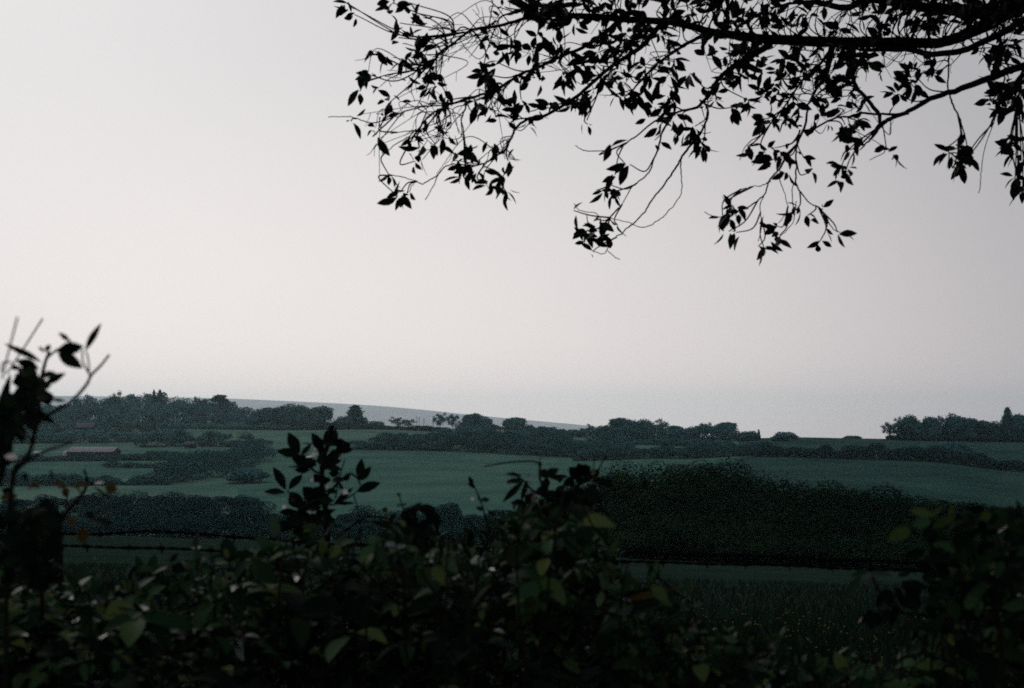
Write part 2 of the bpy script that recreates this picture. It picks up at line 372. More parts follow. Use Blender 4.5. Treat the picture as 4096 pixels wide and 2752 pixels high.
# single trees within the fields
T('round',1000,1965,1868,150,450,'dark round tree in the dip of the valley left of the big field',None)
T('bush',3815,1850,1760,110,500,'dome of a tree rising out of the right hand hedge',None)
T('open',905,1800,1735,60,720,'small pale tree in the hedge under the upper left field',None)
T('round',2090,1745,1715,90,745,'low broad tree in front of the white cottage',None)

# woodland, hedges and scrub
def mass(name, m, pts, label, cat, size, n, kind=None, group=None, dj=0, jit=.42, slim=1.0):
    """pts: (column, distance, top row, width in m): a run of mounds standing on the ground"""
    mb=MB()
    for X,d,top,w in pts:
        g=G(X,d); h=max(row_z(top,d)-g[2],.6)
        r=w*.5*slim*(1+.25*min(1,h/w-.6 if h>w*.6 else 0)); c=np.array([g[0],d+rng.normal()*dj*.4,g[2]+.46*h])
        blob(mb,c,(r,r*.9,.5*h),int(n*2.6),size,.84,.2,jit,.05)
        for q in range(5):
            a=rng.random()*2*pi; e=rng.uniform(.1,1.2); v=np.array([cos(a)*cos(e)*r,sin(a)*cos(e)*r*.9,sin(e)*.5*h])*.72
            s_=rng.uniform(.36,.56); blob(mb,c+v,(r*s_,r*s_,.42*h*s_),int(n*.9),size,.8,.2,jit,.05)
    o=mb.build(name,m,origin=None); tag(o,label,cat,group,kind); return o
def run(Xa,Xb,step,dfun,topfun,w,jx=.4,jt=6,rows=1,drow=8,lower=0):
    out=[]
    for r_ in range(rows):
        for X in np.arange(Xa,Xb,step):
            x=X+rng.normal()*step*jx; d=dfun(x)+r_*drow-(rows-1)*drow*0
            top=topfun(x)+rng.normal()*jt+(rows-1-r_)*lower
            out.append((x,d,top,w*(.75+.6*rng.random())))
    return out
def lin(*xy):
    a=np.array(xy,float); return lambda x: float(np.interp(x,a[:,0],a[:,1]))
# left skyline wood (a far wood read as one mass)
top_wood=lin((-400,1620),(100,1612),(203,1612),(244,1624),(312,1612),(364,1590),(429,1586),(494,1580),(573,1569),(648,1573),(717,1586),(782,1606),(830,1600),(877,1590),(935,1609),(1000,1634),(1060,1640))
pw=run(-400,1040,30.056,lin((-400,940),(1040,940)),top_wood,11,jt=10)
pw+=run(-400,1040,38.896,lin((-400,880),(1040,915)),lambda x:top_wood(x)+30,14,jt=15)
pw+=run(-400,700,42.432,lin((-400,820),(300,820),(700,850)),lambda x:top_wood(x)+75+.04*max(0,300-x),14,jt=19)
pw+=run(-400,760,42.432,lin((-400,720),(760,735)),lin((-400,1745),(300,1742),(760,1752)),10,jt=19)
pw+=run(-300,560,45.968,lin((-300,760),(560,770)),lin((-300,1725),(200,1725),(560,1745)),11,jt=17)
pw+=run(250,1330,17.68,lin((250,905),(1330,905)),lin((250,1688),(1040,1688),(1330,1690)),9,jt=3)
pw+=run(150,1330,13,lin((150,897),(1330,899)),lin((150,1694),(1330,1696)),8,jt=3)
mass('woodland','wood_leaf',pw,'long wood with haze tinted into its leaves covering the left of the skyline','woodland',.8,230,kind='stuff')
T('conifer',617,1720,1557,26,935,'left one of two dark conifer tips above the skyline wood','conifer tips above the left wood')
T('conifer',641,1720,1555,30,935,'right one of two dark conifer tips above the skyline wood','conifer tips above the left wood')
T('pine',877,1720,1580,74,930,'flat-layered pine rising above the right part of the skyline wood')
T('open',455,1720,1580,60,935,'wispy light tree in the top of the left wood')
T('open',800,1720,1594,60,940,'thin light tree in the notch of the skyline wood')
# ridge hedge under skyline trees
mass('ridge_hedge','far_dark',run(1010,1800,21.216,lin((1010,900),(1330,895),(1800,890)),lin((1010,1682),(1330,1684),(1500,1700),(1660,1706),(1800,1703)),7,jt=5),'dark clipped hedge along the ridge under the poles','hedge',.7,110)
mass('ridge_woodland','far_leaf',run(1780,2080,24.752,lin((1780,860),(2080,790)),lin((1780,1712),(1900,1712),(2080,1735)),9,jt=10)+run(2380,2990,22.984,lin((2380,735),(2990,690)),lin((2380,1722),(2480,1694),(2570,1700),(2700,1716),(2880,1712),(2990,1746)),9,jt=10)+run(2380,2900,26.52,lin((2380,690),(2900,640)),lin((2380,1765),(2700,1760),(2900,1768)),8,jt=10),'undergrowth filling the feet of the ridge trees','woodland',.65,130,kind='stuff')
mass('clump_hedge','far_dark',run(3560,4250,12,lin((3560,665),(4250,662)),lin((3560,1743),(4250,1740)),5,jt=3)+run(3590,4250,19,lin((3600,672),(4250,668)),lin((3600,1728),(3720,1705),(3850,1700),(3950,1706),(4250,1700)),7,jt=15),'dark bushy hedge under the right ridge clump','hedge',.55,120)
# centre hedge at the head of the big field
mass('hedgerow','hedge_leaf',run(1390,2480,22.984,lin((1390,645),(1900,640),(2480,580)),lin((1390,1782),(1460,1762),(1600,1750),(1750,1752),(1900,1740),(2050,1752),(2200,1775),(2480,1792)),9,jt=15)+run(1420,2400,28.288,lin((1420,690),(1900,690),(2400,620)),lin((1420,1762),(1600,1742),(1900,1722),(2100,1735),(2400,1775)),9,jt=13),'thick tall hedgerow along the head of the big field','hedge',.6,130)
mass('hedgerow','hedge_leaf',run(2300,3080,22.984,lin((2300,575),(2700,548),(3080,520)),lin((2300,1802),(2500,1790),(2700,1785),(2900,1776),(3080,1780)),7,jt=12),'hedgerow under the long ridge wood','hedge',.55,120)
mass('hedgerow','far_dark',run(3040,4300,21.216,lin((3040,512),(3500,488),(4000,462),(4300,450)),lin((3040,1783),(3200,1788),(3400,1790),(3550,1783),(3700,1800),(3800,1790),(3900,1815),(4000,1838),(4100,1852),(4300,1870)),5.5,jt=10),'long dark hedgerow sloping down across the right hand fields','hedge',.45,120)
# left valley hedges
mass('hedgerow','hedge_leaf',run(660,1070,24.752,lin((660,445),(860,480),(1070,590)),lin((660,1868),(760,1840),(860,1822),(960,1800),(1070,1790)),11,jt=22)+run(700,1060,31.824,lin((700,500),(1060,620)),lin((700,1818),(900,1790),(1060,1772)),10,jt=19),'bushy hedgerow climbing diagonally beside the big field','hedge',.5,120)
mass('hedgerow','hedge_leaf',run(-200,720,19,lin((-200,605),(720,600)),lin((-200,1822),(280,1819),(500,1818),(720,1804)),7.5,jt=10),'dark hedgerow in front of the barn','hedge',.5,110)
mass('hedgerow','hedge_leaf',run(-200,690,24.752,lin((-200,438),(690,440)),lin((-200,1912),(250,1902),(450,1922),(690,1918)),6,jt=13),'dark hedgerow between two small valley fields','hedge',.42,120)
mass('hedgerow','hedge_leaf',run(560,1060,24.752,lin((560,690),(1060,672)),lin((560,1742),(700,1752),(850,1738),(980,1736),(1060,1756)),8,jt=17),'hedgerow below the pale upper left field','hedge',.5,110)
mass('hedgerow','hedge_leaf',run(430,700,24.752,lin((430,560),(700,540)),lin((430,1852),(700,1850)),4,jt=8),'low thin hedgerow across the small valley field','hedge',.42,100)
# valley scrub (mass)
ps=run(-300,1280,38.896,lin((-300,262),(1280,262)),lin((-300,2035),(200,2040),(500,2010),(700,2000),(900,2022),(1100,2035),(1280,2060)),5.5,jt=22)
ps+=run(-300,1080,42.432,lin((-300,300),(1080,310)),lin((-300,2010),(200,2000),(500,1978),(800,1985),(1080,2010)),5.5,jt=19)
ps+=run(1200,2480,38.896,lin((1200,262),(2480,215)),lin((1200,2065),(1500,2058),(1900,2040),(2200,2060),(2480,2100)),5,jt=19)
ps+=run(-300,2300,42.432,lin((-300,235),(2300,205)),lin((-300,2075),(800,2068),(1500,2092),(2300,2120)),4.5,jt=17)
mass('scrub','scrub_leaf',ps,'blue-green scrub filling the valley bottom','scrub',.28,260,kind='stuff')
# dark thicket at the right: dense thorn bank
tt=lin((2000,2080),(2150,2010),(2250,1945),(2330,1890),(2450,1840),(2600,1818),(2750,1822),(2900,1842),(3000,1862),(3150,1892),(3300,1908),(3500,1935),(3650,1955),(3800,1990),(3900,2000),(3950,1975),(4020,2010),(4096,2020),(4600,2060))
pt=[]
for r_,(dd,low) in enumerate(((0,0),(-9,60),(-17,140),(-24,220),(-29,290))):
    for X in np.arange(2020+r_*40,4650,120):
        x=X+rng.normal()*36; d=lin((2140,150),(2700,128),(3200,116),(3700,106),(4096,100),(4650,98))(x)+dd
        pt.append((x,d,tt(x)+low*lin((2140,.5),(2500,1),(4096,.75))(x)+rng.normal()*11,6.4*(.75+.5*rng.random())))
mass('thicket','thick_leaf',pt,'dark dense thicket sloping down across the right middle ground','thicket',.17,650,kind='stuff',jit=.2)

# ------------------------------------------------------------------ buildings and poles
def box(mb,c,s,rot=0):
    c=np.array(c,float); s=np.array(s,float)/2
    v=np.array([[x,y,z] for x in(-1,1) for y in(-1,1) for z in(-1,1)])*s
    R_=np.array([[cos(rot),-sin(rot),0],[sin(rot),cos(rot),0],[0,0,1]])
    mb.add(v@R_.T+c,np.array([[0,1,3,2],[4,6,7,5],[0,4,5,1],[2,3,7,6],[0,2,6,4],[1,5,7,3]]))
def gable(name,label,cat,X,d,wid,dep,hw,hr,rot,roofm,wallm,base=None,chimney=False,windows=0,group=None):
    g=G(X,d); 
    if base is not None: g[2]=max(g[2],row_z(base,d))-.2
    o=thing(name,label,cat,g,group); o.rotation_euler=(0,0,rot)
    w=MB(); x,y=wid/2,dep/2
    w.add([(-x,-y,-1),(x,-y,-1),(x,y,-1),(-x,y,-1),(-x,-y,hw),(x,-y,hw),(x,y,hw),(-x,y,hw),(-x,0,hw+hr),(x,0,hw+hr)],
          [np.array([[0,1,5,4],[2,3,7,6]]),np.array([[1,2,6,9,5],[3,0,4,8,7]])]); w.build('wall',wallm,o)
    r=MB(); e=.35; k=.14; sl=hr/y
    for sgn in(-1,1):
        a=[(-x-e,sgn*(y+e),hw-sl*e+.05),(x+e,sgn*(y+e),hw-sl*e+.05),(x+e,0,hw+hr+.05),(-x-e,0,hw+hr+.05)]
        b=[(p,q,z+k) for p,q,z in a]; r.add(a+b,np.array([[0,1,2,3],[4,5,6,7],[0,1,5,4],[2,3,7,6],[1,2,6,5],[0,3,7,4]]))
    ro=r.build('roof',roofm,o)
    if chimney:
        c=MB(); box(c,(x*.7,0,hw+hr+.5),(.7,.7,1.6)); c.build('chimney','dark_wall',ro)
    for i in range(windows):
        f=MB(); box(f,(-x+wid*(i+.5)/windows,-y-.03,hw*.55),(.9,.1,1.0)); f.build('window','pane',o)
    return o
barn=gable('barn','long low barn with a pale grey roof in the left valley','barn',382,640,20.5,11,1.7,1.9,-.07,'roof','dark_wall')
lm=MB(); lm.add([(-12.4,-6.2,1.3),(-10.6,-6.2,1.3),(-10.6,-3.2,2.2),(-12.4,-3.2,2.2),(-12.4,-6.2,-1),(-10.6,-6.2,-1),(-10.6,-3.2,-1),(-12.4,-3.2,-1)],np.array([[0,1,2,3],[4,5,1,0],[5,6,2,1],[6,7,3,2],[7,4,0,3]])); lm.build('lean_to','roof',barn)
gable('cottage','white cottage front showing between ridge trees','cottage',2008,800,5.2,4,1.7,.9,.05,'dark_wall','pale_wall',windows=2,base=1727)
gable('house','pale house half hidden by thin trees beside the poles','house',1848,895,7.5,6,3.2,2.6,.3,'roof','pale_wall',chimney=True,windows=2)
gable('house','faint grey roof showing inside the left wood','house',345,772,9,6,2.8,2.2,.1,'far_roof','dark_wall',base=1728)
gable('shed','small pale roofed shed under the upper left field','shed',765,668,4.2,3,1.0,1.0,-.15,'far_roof','dark_wall',base=1782)
gable('shed','tiny white shed left of the long barn','shed',158,640,2.6,2.2,1.2,.7,0,'pale_wall','pale_wall')
for X,t,lab in ((1668,1667,'leftmost of the four thin poles on the ridge'),(1677,1669,'second thin pole, close beside the leftmost'),(1696,1672,'third thin pole on the ridge'),(1733,1664,'thin pole nearest the feathery tree on the ridge')):
    g=G(X,905); mb=MB(); h=row_z(t,905)-g[2]; tube(mb,[(0,0,-.3),(0,0,h*.5),(0,0,h)],[.19,.17,.15],8); box(mb,(0,0,h-.5),(1.6,.16,.16))
    tag(mb.build('utility_pole','far_bark',origin=None),lab,'pole','poles on the ridge').location=g
# ------------------------------------------------------------------ tree overhead
TB=np.array([2.75,4.9,float(ground(2.75,4.9))])
tree=thing('overhanging_tree','dark leafy tree reaching in from the right with low drooping boughs','tree',TB)
TRK=spline([TB+[0,0,-.2],TB+[-.02,0,1.2],TB+[.05,-.05,2.6],TB+[.12,-.1,3.9],TB+[.05,.1,5.4]],6)
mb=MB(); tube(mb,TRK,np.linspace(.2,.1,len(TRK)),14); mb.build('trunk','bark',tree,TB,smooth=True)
LIMBS={ # column,row,thickness in pixels of the photograph, distance
 'A':[(2100,75,9,4.2),(2250,56,18,4.3),(2336,64,24,4.35),(2528,77,26,4.4),(2700,92,27,4.45),(2840,130,30,4.5),(2990,146,34,4.5),(3204,160,40,4.5),(3434,168,40,4.5),(3612,165,40,4.5),(3755,166,40,4.55),(3842,146,44,4.6),(3970,87,52,4.6),(4120,10,60,4.7),(4500,-160,80,4.8),(5150,-330,110,4.9)],
 'B':[(3440,196,10,4.45),(3510,203,18,4.4),(3612,203,20,4.4),(3714,223,22,4.4),(3816,214,24,4.4),(3918,178,25,4.45),(4020,125,28,4.5),(4120,70,34,4.6),(4500,-70,46,4.75),(5100,-200,60,4.9)],
 'C':[(3080,32,9,4.9),(3180,12,12,4.9),(3275,10,20,4.9),(3377,30,24,4.9),(3444,6,26,4.9),(3520,-4,30,4.9),(3640,6,34,4.9),(3765,28,42,4.9),(3969,38,60,4.9),(4120,-10,70,4.9),(4600,-230,90,4.9),(5200,-480,100,4.9)],
 'D':[(3440,600,5,4.0),(3480,556,9,4.05),(3510,515,20,4.1),(3551,487,17,4.1),(3638,454,18,4.15),(3714,413,20,4.2),(3790,385,21,4.2),(3867,357,24,4.2),(3995,311,28,4.25),(4096,280,30,4.3),(4500,160,38,4.5),(5000,-60,50,4.75),(5230,-150,56,4.9)],
 'E':[(3398,165,26,4.5),(3400,225,24,4.45),(3408,281,20,4.4),(3423,347,16,4.3),(3469,398,15,4.2),(3515,449,16,4.15),(3520,490,14,4.1)],
 'E2':[(3330,170,26,4.5),(3320,240,24,4.5),(3300,310,18,4.5),(3265,360,12,4.45),(3230,420,8,4.4)],
 'D2':[(3638,452,14,4.15),(3536,449,10,4.2),(3459,444,10,4.25),(3398,459,9,4.3),(3326,469,8,4.3),(3245,515,9,4.3),(3222,520,8,4.3)],
 'K':[(1491,319,3,4.0),(1560,298,5,4.0),(1681,281,7,4.05),(1721,253,8,4.1),(1772,201,9,4.1),(1824,166,9,4.15),(1887,118,10,4.2),(1956,109,12,4.2),(2054,86,13,4.25),(2151,57,14,4.3),(2250,50,16,4.3)],
 'K2':[(1887,118,8,4.2),(1841,109,6,4.2),(1800,160,5,4.15),(1766,205,4,4.1)],
 'K3':[(1956,109,7,4.2),(1980,88,7,4.25),(2025,60,8,4.3),(2140,32,9,4.3),(2230,20,10,4.35)],
 'K4':[(1956,109,5,4.2),(1967,52,5,4.25),(1973,17,5,4.3),(1962,-20,5,4.3)],
 'L':[(1560,534,3,4.0),(1640,522,4,4.0),(1663,517,5,4.05),(1709,465,7,4.05),(1749,436,8,4.1),(1795,413,9,4.1),(1881,390,11,4.15),(1968,367,10,4.2),(2025,333,10,4.2),(2082,298,11,4.25),(2168,264,12,4.3),(2250,218,12,4.35),(2330,190,14,4.4),(2420,130,18,4.4),(2480,80,20,4.4)],
 'L3':[(1313,468,3,3.9),(1388,471,4,3.9),(1422,476,4,3.95),(1480,494,5,3.95),(1548,482,5,4.0),(1617,445,6,4.0),(1709,425,6,4.05),(1780,418,6,4.1)],
 'L4':[(1525,611,3,3.95),(1571,580,4,3.95),(1623,551,5,4.0),(1663,517,5,4.05)],
 'L5':[(1692,637,3,4.0),(1740,580,3,4.0),(1752,550,4,4.05),(1761,505,5,4.05),(1749,436,6,4.1)],
 'L6':[(1864,650,5,4.1),(1853,540,5,4.1),(1841,476,6,4.1),(1858,436,7,4.15),(1881,390,7,4.15)],
 'M':[(1700,800,2,4.0),(1767,683,5,4.0),(1813,663,5,4.05),(1870,662,6,4.1),(1927,660,7,4.1),(1968,637,8,4.1),(2025,609,9,4.15),(2048,557,9,4.15),(2065,522,10,4.15),(2111,482,11,4.2),(2168,474,12,4.2),(2240,435,13,4.25),(2310,390,13,4.3),(2370,330,14,4.3),(2440,270,15,4.35),(2560,190,18,4.4),(2640,100,20,4.4)],
 'N':[(1554,697,3,3.95),(1594,702,4,3.95),(1652,718,4,4.0),(1686,732,5,4.0),(1726,712,5,4.0),(1767,683,5,4.0)],
 'N2':[(1629,770,3,4.0),(1650,740,3,4.0),(1662,720,4,4.0)],
 'N3':[(2012,780,3,4.1),(2016,720,4,4.1),(1996,689,5,4.1),(1930,660,5,4.1)],
 'F':[(2298,580,3,4.1),(2334,601,4,4.1),(2412,598,4,4.15),(2484,577,5,4.2),(2532,550,6,4.2),(2610,484,7,4.25),(2664,469,8,4.25),(2710,447,9,4.3),(2790,418,12,4.3),(2850,350,14,4.35),(2900,280,18,4.4),(3000,220,24,4.45),(3080,180,28,4.5)],
 'G':[(2442,868,3,4.1),(2484,808,4,4.1),(2502,778,4,4.1),(2526,736,5,4.15),(2574,700,6,4.15),(2598,670,6,4.2),(2622,598,8,4.2),(2643,538,8,4.2),(2664,500,8,4.25),(2690,450,8,4.3)],
 'H':[(2370,1005,2,4.0),(2412,1012,3,4.0),(2430,1000,4,4.0),(2460,952,5,4.05),(2490,928,5,4.05),(2532,898,6,4.1),(2586,844,6,4.1),(2616,808,7,4.1),(2652,760,7,4.1),(2694,694,8,4.15),(2730,634,9,4.15),(2766,592,10,4.2),(2808,544,9,4.2),(2838,478,9,4.25),(2830,430,9,4.3),(2800,400,8,4.35)],
 'H0':[(2481,1040,2,4.0),(2460,1024,3,4.0),(2430,1002,3,4.0)],
 'H2':[(2436,868,3,4.05),(2520,898,3,4.05),(2574,913,4,4.1),(2628,886,4,4.1),(2670,856,4,4.1),(2712,808,4,4.1),(2730,760,4,4.15),(2726,700,5,4.15),(2724,640,6,4.15)],
 'H3':[(2420,940,3,4.0),(2400,860,3,4.0),(2330,845,3,4.0),(2296,815,3,4.0)],
 'I':[(2820,850,3,4.0),(2870,870,3,4.0),(2920,860,4,4.0),(2982,844,6,4.05),(3024,814,6,4.1),(3060,772,6,4.1),(3084,724,7,4.1),(3120,682,8,4.15),(3138,640,10,4.15),(3180,586,10,4.2),(3222,508,10,4.25),(3232,440,9,4.3)],
 'I2':[(2964,756,2,4.1),(3000,746,3,4.1),(3050,740,4,4.1),(3084,724,5,4.1)],
 'I3':[(3034,965,3,4.0),(3045,880,4,4.05),(3039,820,4,4.05),(3056,780,4,4.1)],
 'I4':[(3112,890,3,4.05),(3138,850,3,4.1),(3136,800,3,4.1),(3118,730,4,4.1),(3120,682,4,4.15)],
 'J':[(3366,934,3,4.0),(3336,910,4,4.0),(3306,862,5,4.05),(3282,826,5,4.1),(3240,802,5,4.1),(3204,760,6,4.15),(3186,712,7,4.15),(3190,650,7,4.2),(3192,592,7,4.2),(3200,520,8,4.25)],
 'J2':[(3120,946,3,4.0),(3168,892,3,4.05),(3177,844,4,4.1),(3171,760,4,4.15),(3186,712,4,4.15)],
 'Q':[(3849,545,6,4.05),(3847,510,7,4.05),(3837,454,7,4.1),(3811,403,8,4.1),(3795,357,7,4.2),(3793,260,7,4.3),(3796,205,8,4.4)],
 'S':[(3913,770,3,4.0),(3918,700,3,4.0),(3934,612,3,4.05),(3995,434,4,4.1),(4010,380,5,4.2),(4020,310,6,4.25)],
 'U':[(4090,800,4,3.9),(4075,700,6,3.95),(4050,600,7,4.0),(4060,480,9,4.1),(4080,380,10,4.2),(4090,285,12,4.3)],
 'V':[(2500,390,5,4.25),(2560,330,8,4.3),(2640,250,10,4.35),(2760,170,14,4.4),(2840,132,18,4.5)],
 'W':[(3480,640,2,4.0),(3540,610,4,4.0),(3500,570,3,4.05),(3420,520,4,4.1),(3390,470,5,4.2)],
 'Y':[(2960,640,2,4.1),(2990,580,4,4.15),(3060,520,5,4.2),(3130,440,7,4.25),(3200,330,9,4.35),(3290,240,12,4.4),(3330,180,14,4.5)],
 'Z':[(2350,480,5,4.2),(2400,360,7,4.25),(2460,250,9,4.3),(2520,180,12,4.35),(2600,90,14,4.4)],
}
LS=[]  # samples on limbs for twigs to start from
for k,pts in LIMBS.items():
    a=np.array(pts,float); a=spline(a,6)
    p=np.array([P(x,y,d) for x,y,_,d in a]); r=np.maximum(a[:,2]*.5/F*a[:,3]*np.clip(1+(a[:,2]-8)*.004,1,1.06),.0012)
    tg=-norm(np.gradient(p,axis=0)); wig=np.cumsum(rng.normal(size=(len(p),3))*.0012,0); p=p+wig-np.linspace(0,1,len(p))[:,None]*wig[-1]
    mb=MB(); tube(mb,p,r,8 if r.max()>.006 else 5); mb.build('branch' if r.max()>.0045 else 'twig','bark',tree,TB,smooth=True)
    LS+=[(*q,rr,*t_) for q,rr,t_ in zip(p,r,tg)]
LS=np.array(LS)
CL=[] # leaf clusters: column,row,leaves,size
def C(n,s,*xy): CL.extend((x,y,n,s) for x,y in xy)
C(7,1,(1570,10),(1640,12),(1690,58),(1600,92),(1715,120),(1662,150),(1690,205),(1560,408),(1665,305),(1740,345),(1760,300),(1780,365),(1782,410),(1700,330),(1680,210),(1855,640),(1868,690),(1950,735),(2015,755),(1980,580),(2030,640),(2050,478),(2062,450),(2120,500),(2200,410),(2180,428),(1600,770),(2005,715),(2085,400))
C(5,1,(1410,30),(1418,58),(1460,285),(1540,230),(1595,150),(1610,245),(1500,205),(1480,300),(1545,470),(1640,545),(1405,485),(1660,645),(1790,545),(1554,697),(1628,775),(1740,575),(1375,5),(1660,50))
C(2,1.25,(1440,366),(1507,535),(1680,590),(1590,785),(1985,470),(2295,842),(2470,900),(2455,578),(2520,658),(3415,340),(3470,262),(3235,690),(2640,318),(2310,230))
C(9,1.05,(1930,285),(1960,300),(1990,250),(2030,200),(2060,185),(1960,380),(1900,405),(1990,355),(2085,330),(1870,610),(1860,660),(2160,40),(2200,30),(2250,60),(2150,140),(2230,180),(2240,220),(2130,205),(2400,210),(2440,180),(2400,260),(2480,180),(2500,150),(2380,300),(2420,330),(2310,390),(2330,375),(2355,420),(2290,410),(2480,320),(2500,380),(2545,410),(2560,110),(2540,30),(2460,50),(2350,20),(2300,20),(2620,430),(2670,385),(2700,448),(2780,505),(2850,400),(2890,330),(2930,430),(2990,400),(3050,280),(3060,380),(3050,480),(2900,30),(2970,60),(3050,50),(3080,120),(3150,100),(3200,60),(3500,60),(3520,80),(3600,60),(3700,80),(3750,60),(3860,80),(3140,230),(3140,280),(3200,250),(3050,370),(3130,380),(3200,430),(3200,300),(3340,230),(3330,290),(3400,240),(3380,320),(3080,470),(3350,430),(3380,500),(3450,230),(3440,480),(3640,330),(3660,300),(3655,360),(3690,285),(3590,375),(3740,250),(3900,80),(3940,210),(3980,190),(3990,240),(4030,190),(4050,160),(4020,370),(3990,390),(3960,400),(4010,430),(4060,380),(4080,420),(4050,540),(4060,590),(4085,640),(4070,700),(4090,760),(4060,720),(4030,560))
C(9,1.0,(2424,760),(2440,740),(2360,915),(2395,880),(2340,925),(2410,940),(2915,848),(2890,870),(2930,830),(3180,842),(3110,905),(3120,940),(3060,610),(3120,620),(3090,640),(3546,597),(3365,665),(3380,690),(3388,551),(3400,600),(3410,500),(3215,520),(2750,520),(2780,555),(2690,450),(2810,580),(3150,470))
C(4,1.0,(2915,925),(2945,930),(3034,985),(3055,990),(3290,835),(3350,928),(3280,965),(3305,915),(3230,862),(2350,498),(2990,585),(3010,600),(3215,630),(2370,1005),(2460,700),(2500,655),(2620,560),(2640,500),(3110,590),(2660,470))
C(5,1.1,(3830,590),(3810,610),(3870,590),(3880,620),(3850,650),(3805,640),(3775,600),(3400,280),(3320,330),(3300,260),(3250,380),(3390,400))
low=lin((1400,520),(1500,600),(1700,700),(2000,680),(2059,400),(2060,270),(2300,340),(2600,330),(2900,380),(3100,440),(3300,460),(3480,300),(3600,190),(3850,170),(3930,330),(4096,500),(4400,520))
for i in range(165):
    x=rng.uniform(2080,4350); y=low(x)*rng.random()**(1.25 if i<75 else 3.2)-20; CL.append((x,y,int(rng.integers(5,11)),.85+.4*rng.random()))
fo=MB(); tw=MB()
def whorl(c,n,s,ax,L0=.045,drop=.25):
    n=max(1,int(round(n*.8))); ax=norm(np.array(ax,float)); d=norm(rand_dir(n)*.9+ax*.55+np.array([0,0,-drop])); 
    nn=norm(np.cross(d,rand_dir(n))+np.array([0,-.35,.2]))
    L=L0*s*(.7+.5*rng.random(n))
    leaves(fo,np.asarray(c)+d*.006+rng.normal(size=(n,3))*.006,d,nn,L,L*(.36+.14*rng.random(n)),'lance',.3,.1+.15*rng.random(n))
def twig_to(c,base,r0,r1,tg,sag=.12):
    D_=np.linalg.norm(c-base); mid=(base+c)*.5+(tg*.5-norm(c-base)*.35)*D_*.45+rng.normal(size=3)*.05*D_
    p=spline([base,mid,c],7); tube(tw,p,np.linspace(r0,r1,len(p)),5); return p
for x,y,n,s in CL:
    q=P(x,y,4.3); v=(q-LS[:,:3])*[1,.35,1]; dd=np.linalg.norm(v,axis=1); al=(v*LS[:,4:7]).sum(1)/np.maximum(dd,1e-6)
    i=int(np.argmin(dd+np.where(al<.35,.10,0)+np.where(dd<.03,.03,0)))
    if dd.min()<.012: i=int(np.argmin(dd))
    b=LS[i,:3]; q=P(x,y,b[1]+rng.normal()*.10)
    if np.linalg.norm(b-q)>.012: twig_to(q,b,.0026,.0015,LS[i,4:7])
    k=1 if n<6 else 2
    for j in range(k): whorl(q+(rng.normal(size=3)*.018*s if j else 0),n/k if k==1 else n*.6,s,q-b+[0,0,.0001])
# loose bare twigs
big=LS[(LS[:,3]>.002)&(LS[:,0]<1.9)]
for i in range(460):
    b=big[rng.integers(len(big))]; ln=(.05+.13*rng.random()**1.5)
    d=norm(b[4:7]*.9+np.array([-.15+rng.normal()*.35,rng.normal()*.4,-.35+rng.normal()*.4])); e=b[:3]+d*ln
    if e[2]<P(0,low(CX+e[0]/e[1]*F)+60,e[1])[2]: continue
    p=spline([b[:3],b[:3]+d*ln*.5+rng.normal(size=3)*.3*ln,e+rng.normal(size=3)*.3*ln],6)
    tube(tw,p,np.linspace(.0017,.0008,len(p)),4)
    if rng.random()<.35: whorl(p[-1],rng.integers(1,4),.7,d)
    for j in range(rng.integers(0,3)):
        h=p[rng.integers(2,len(p)-1)]; e2=h+norm(d+rng.normal(size=3)*.8)*ln*.3; tube(tw,spline([h,(h+e2)/2+rng.normal(size=3)*.006,e2],3),np.linspace(.001,.0006,7),4)
# unseen rest of the crown over the camera, its large leaves added for shade
UP=[]
while len(UP)<2300:
    c=np.array([2.3,3.4,4.7])+rand_dir(1)[0]*rng.random()**.4*np.array([4.2,4.6,2.3])
    if c[2]<2.2: continue
    if c[1]>.15:
        k=(c[2]-EYE)/c[1]; el_=math.atan(k)-PITCH; row=CY-F*math.tan(el_); colx=CX+c[0]/c[1]*F
        if row>-330 and colx<4450: continue
    UP.append(c)
n_=9; U=np.repeat(np.array(UP),n_,0); d=norm(rand_dir(len(U))+[0,0,-.1])
leaves(fo,U+rng.normal(size=U.shape)*.07,d,rand_dir(len(U)),.11+.05*rng.random(len(U)),.05,'simple',.3,.1)
for a in range(9):
    e=np.array([2.3,3.4,4.6])+np.array([cos(a*.7+2.2)*3.2,sin(a*.7+2.2)*3.4-.4,.6+.3*(a%3)]); s0=TRK[14+a]
    if e[1]>.15 and CY-F*math.tan(math.atan((e[2]-EYE)/e[1])-PITCH)>-150 and e[0]/e[1]*F<2400: e[2]+=1.5
    mb=MB(); p=spline([s0,(s0+e)/2+[0,0,.5],e],8); tube(mb,p,np.linspace(.06,.012,len(p)),8); mb.build('branch','bark',tree,TB,smooth=True)
fo.build('foliage','oak_leaf',tree,TB); tw.build('branchlets','twig',tree,TB)

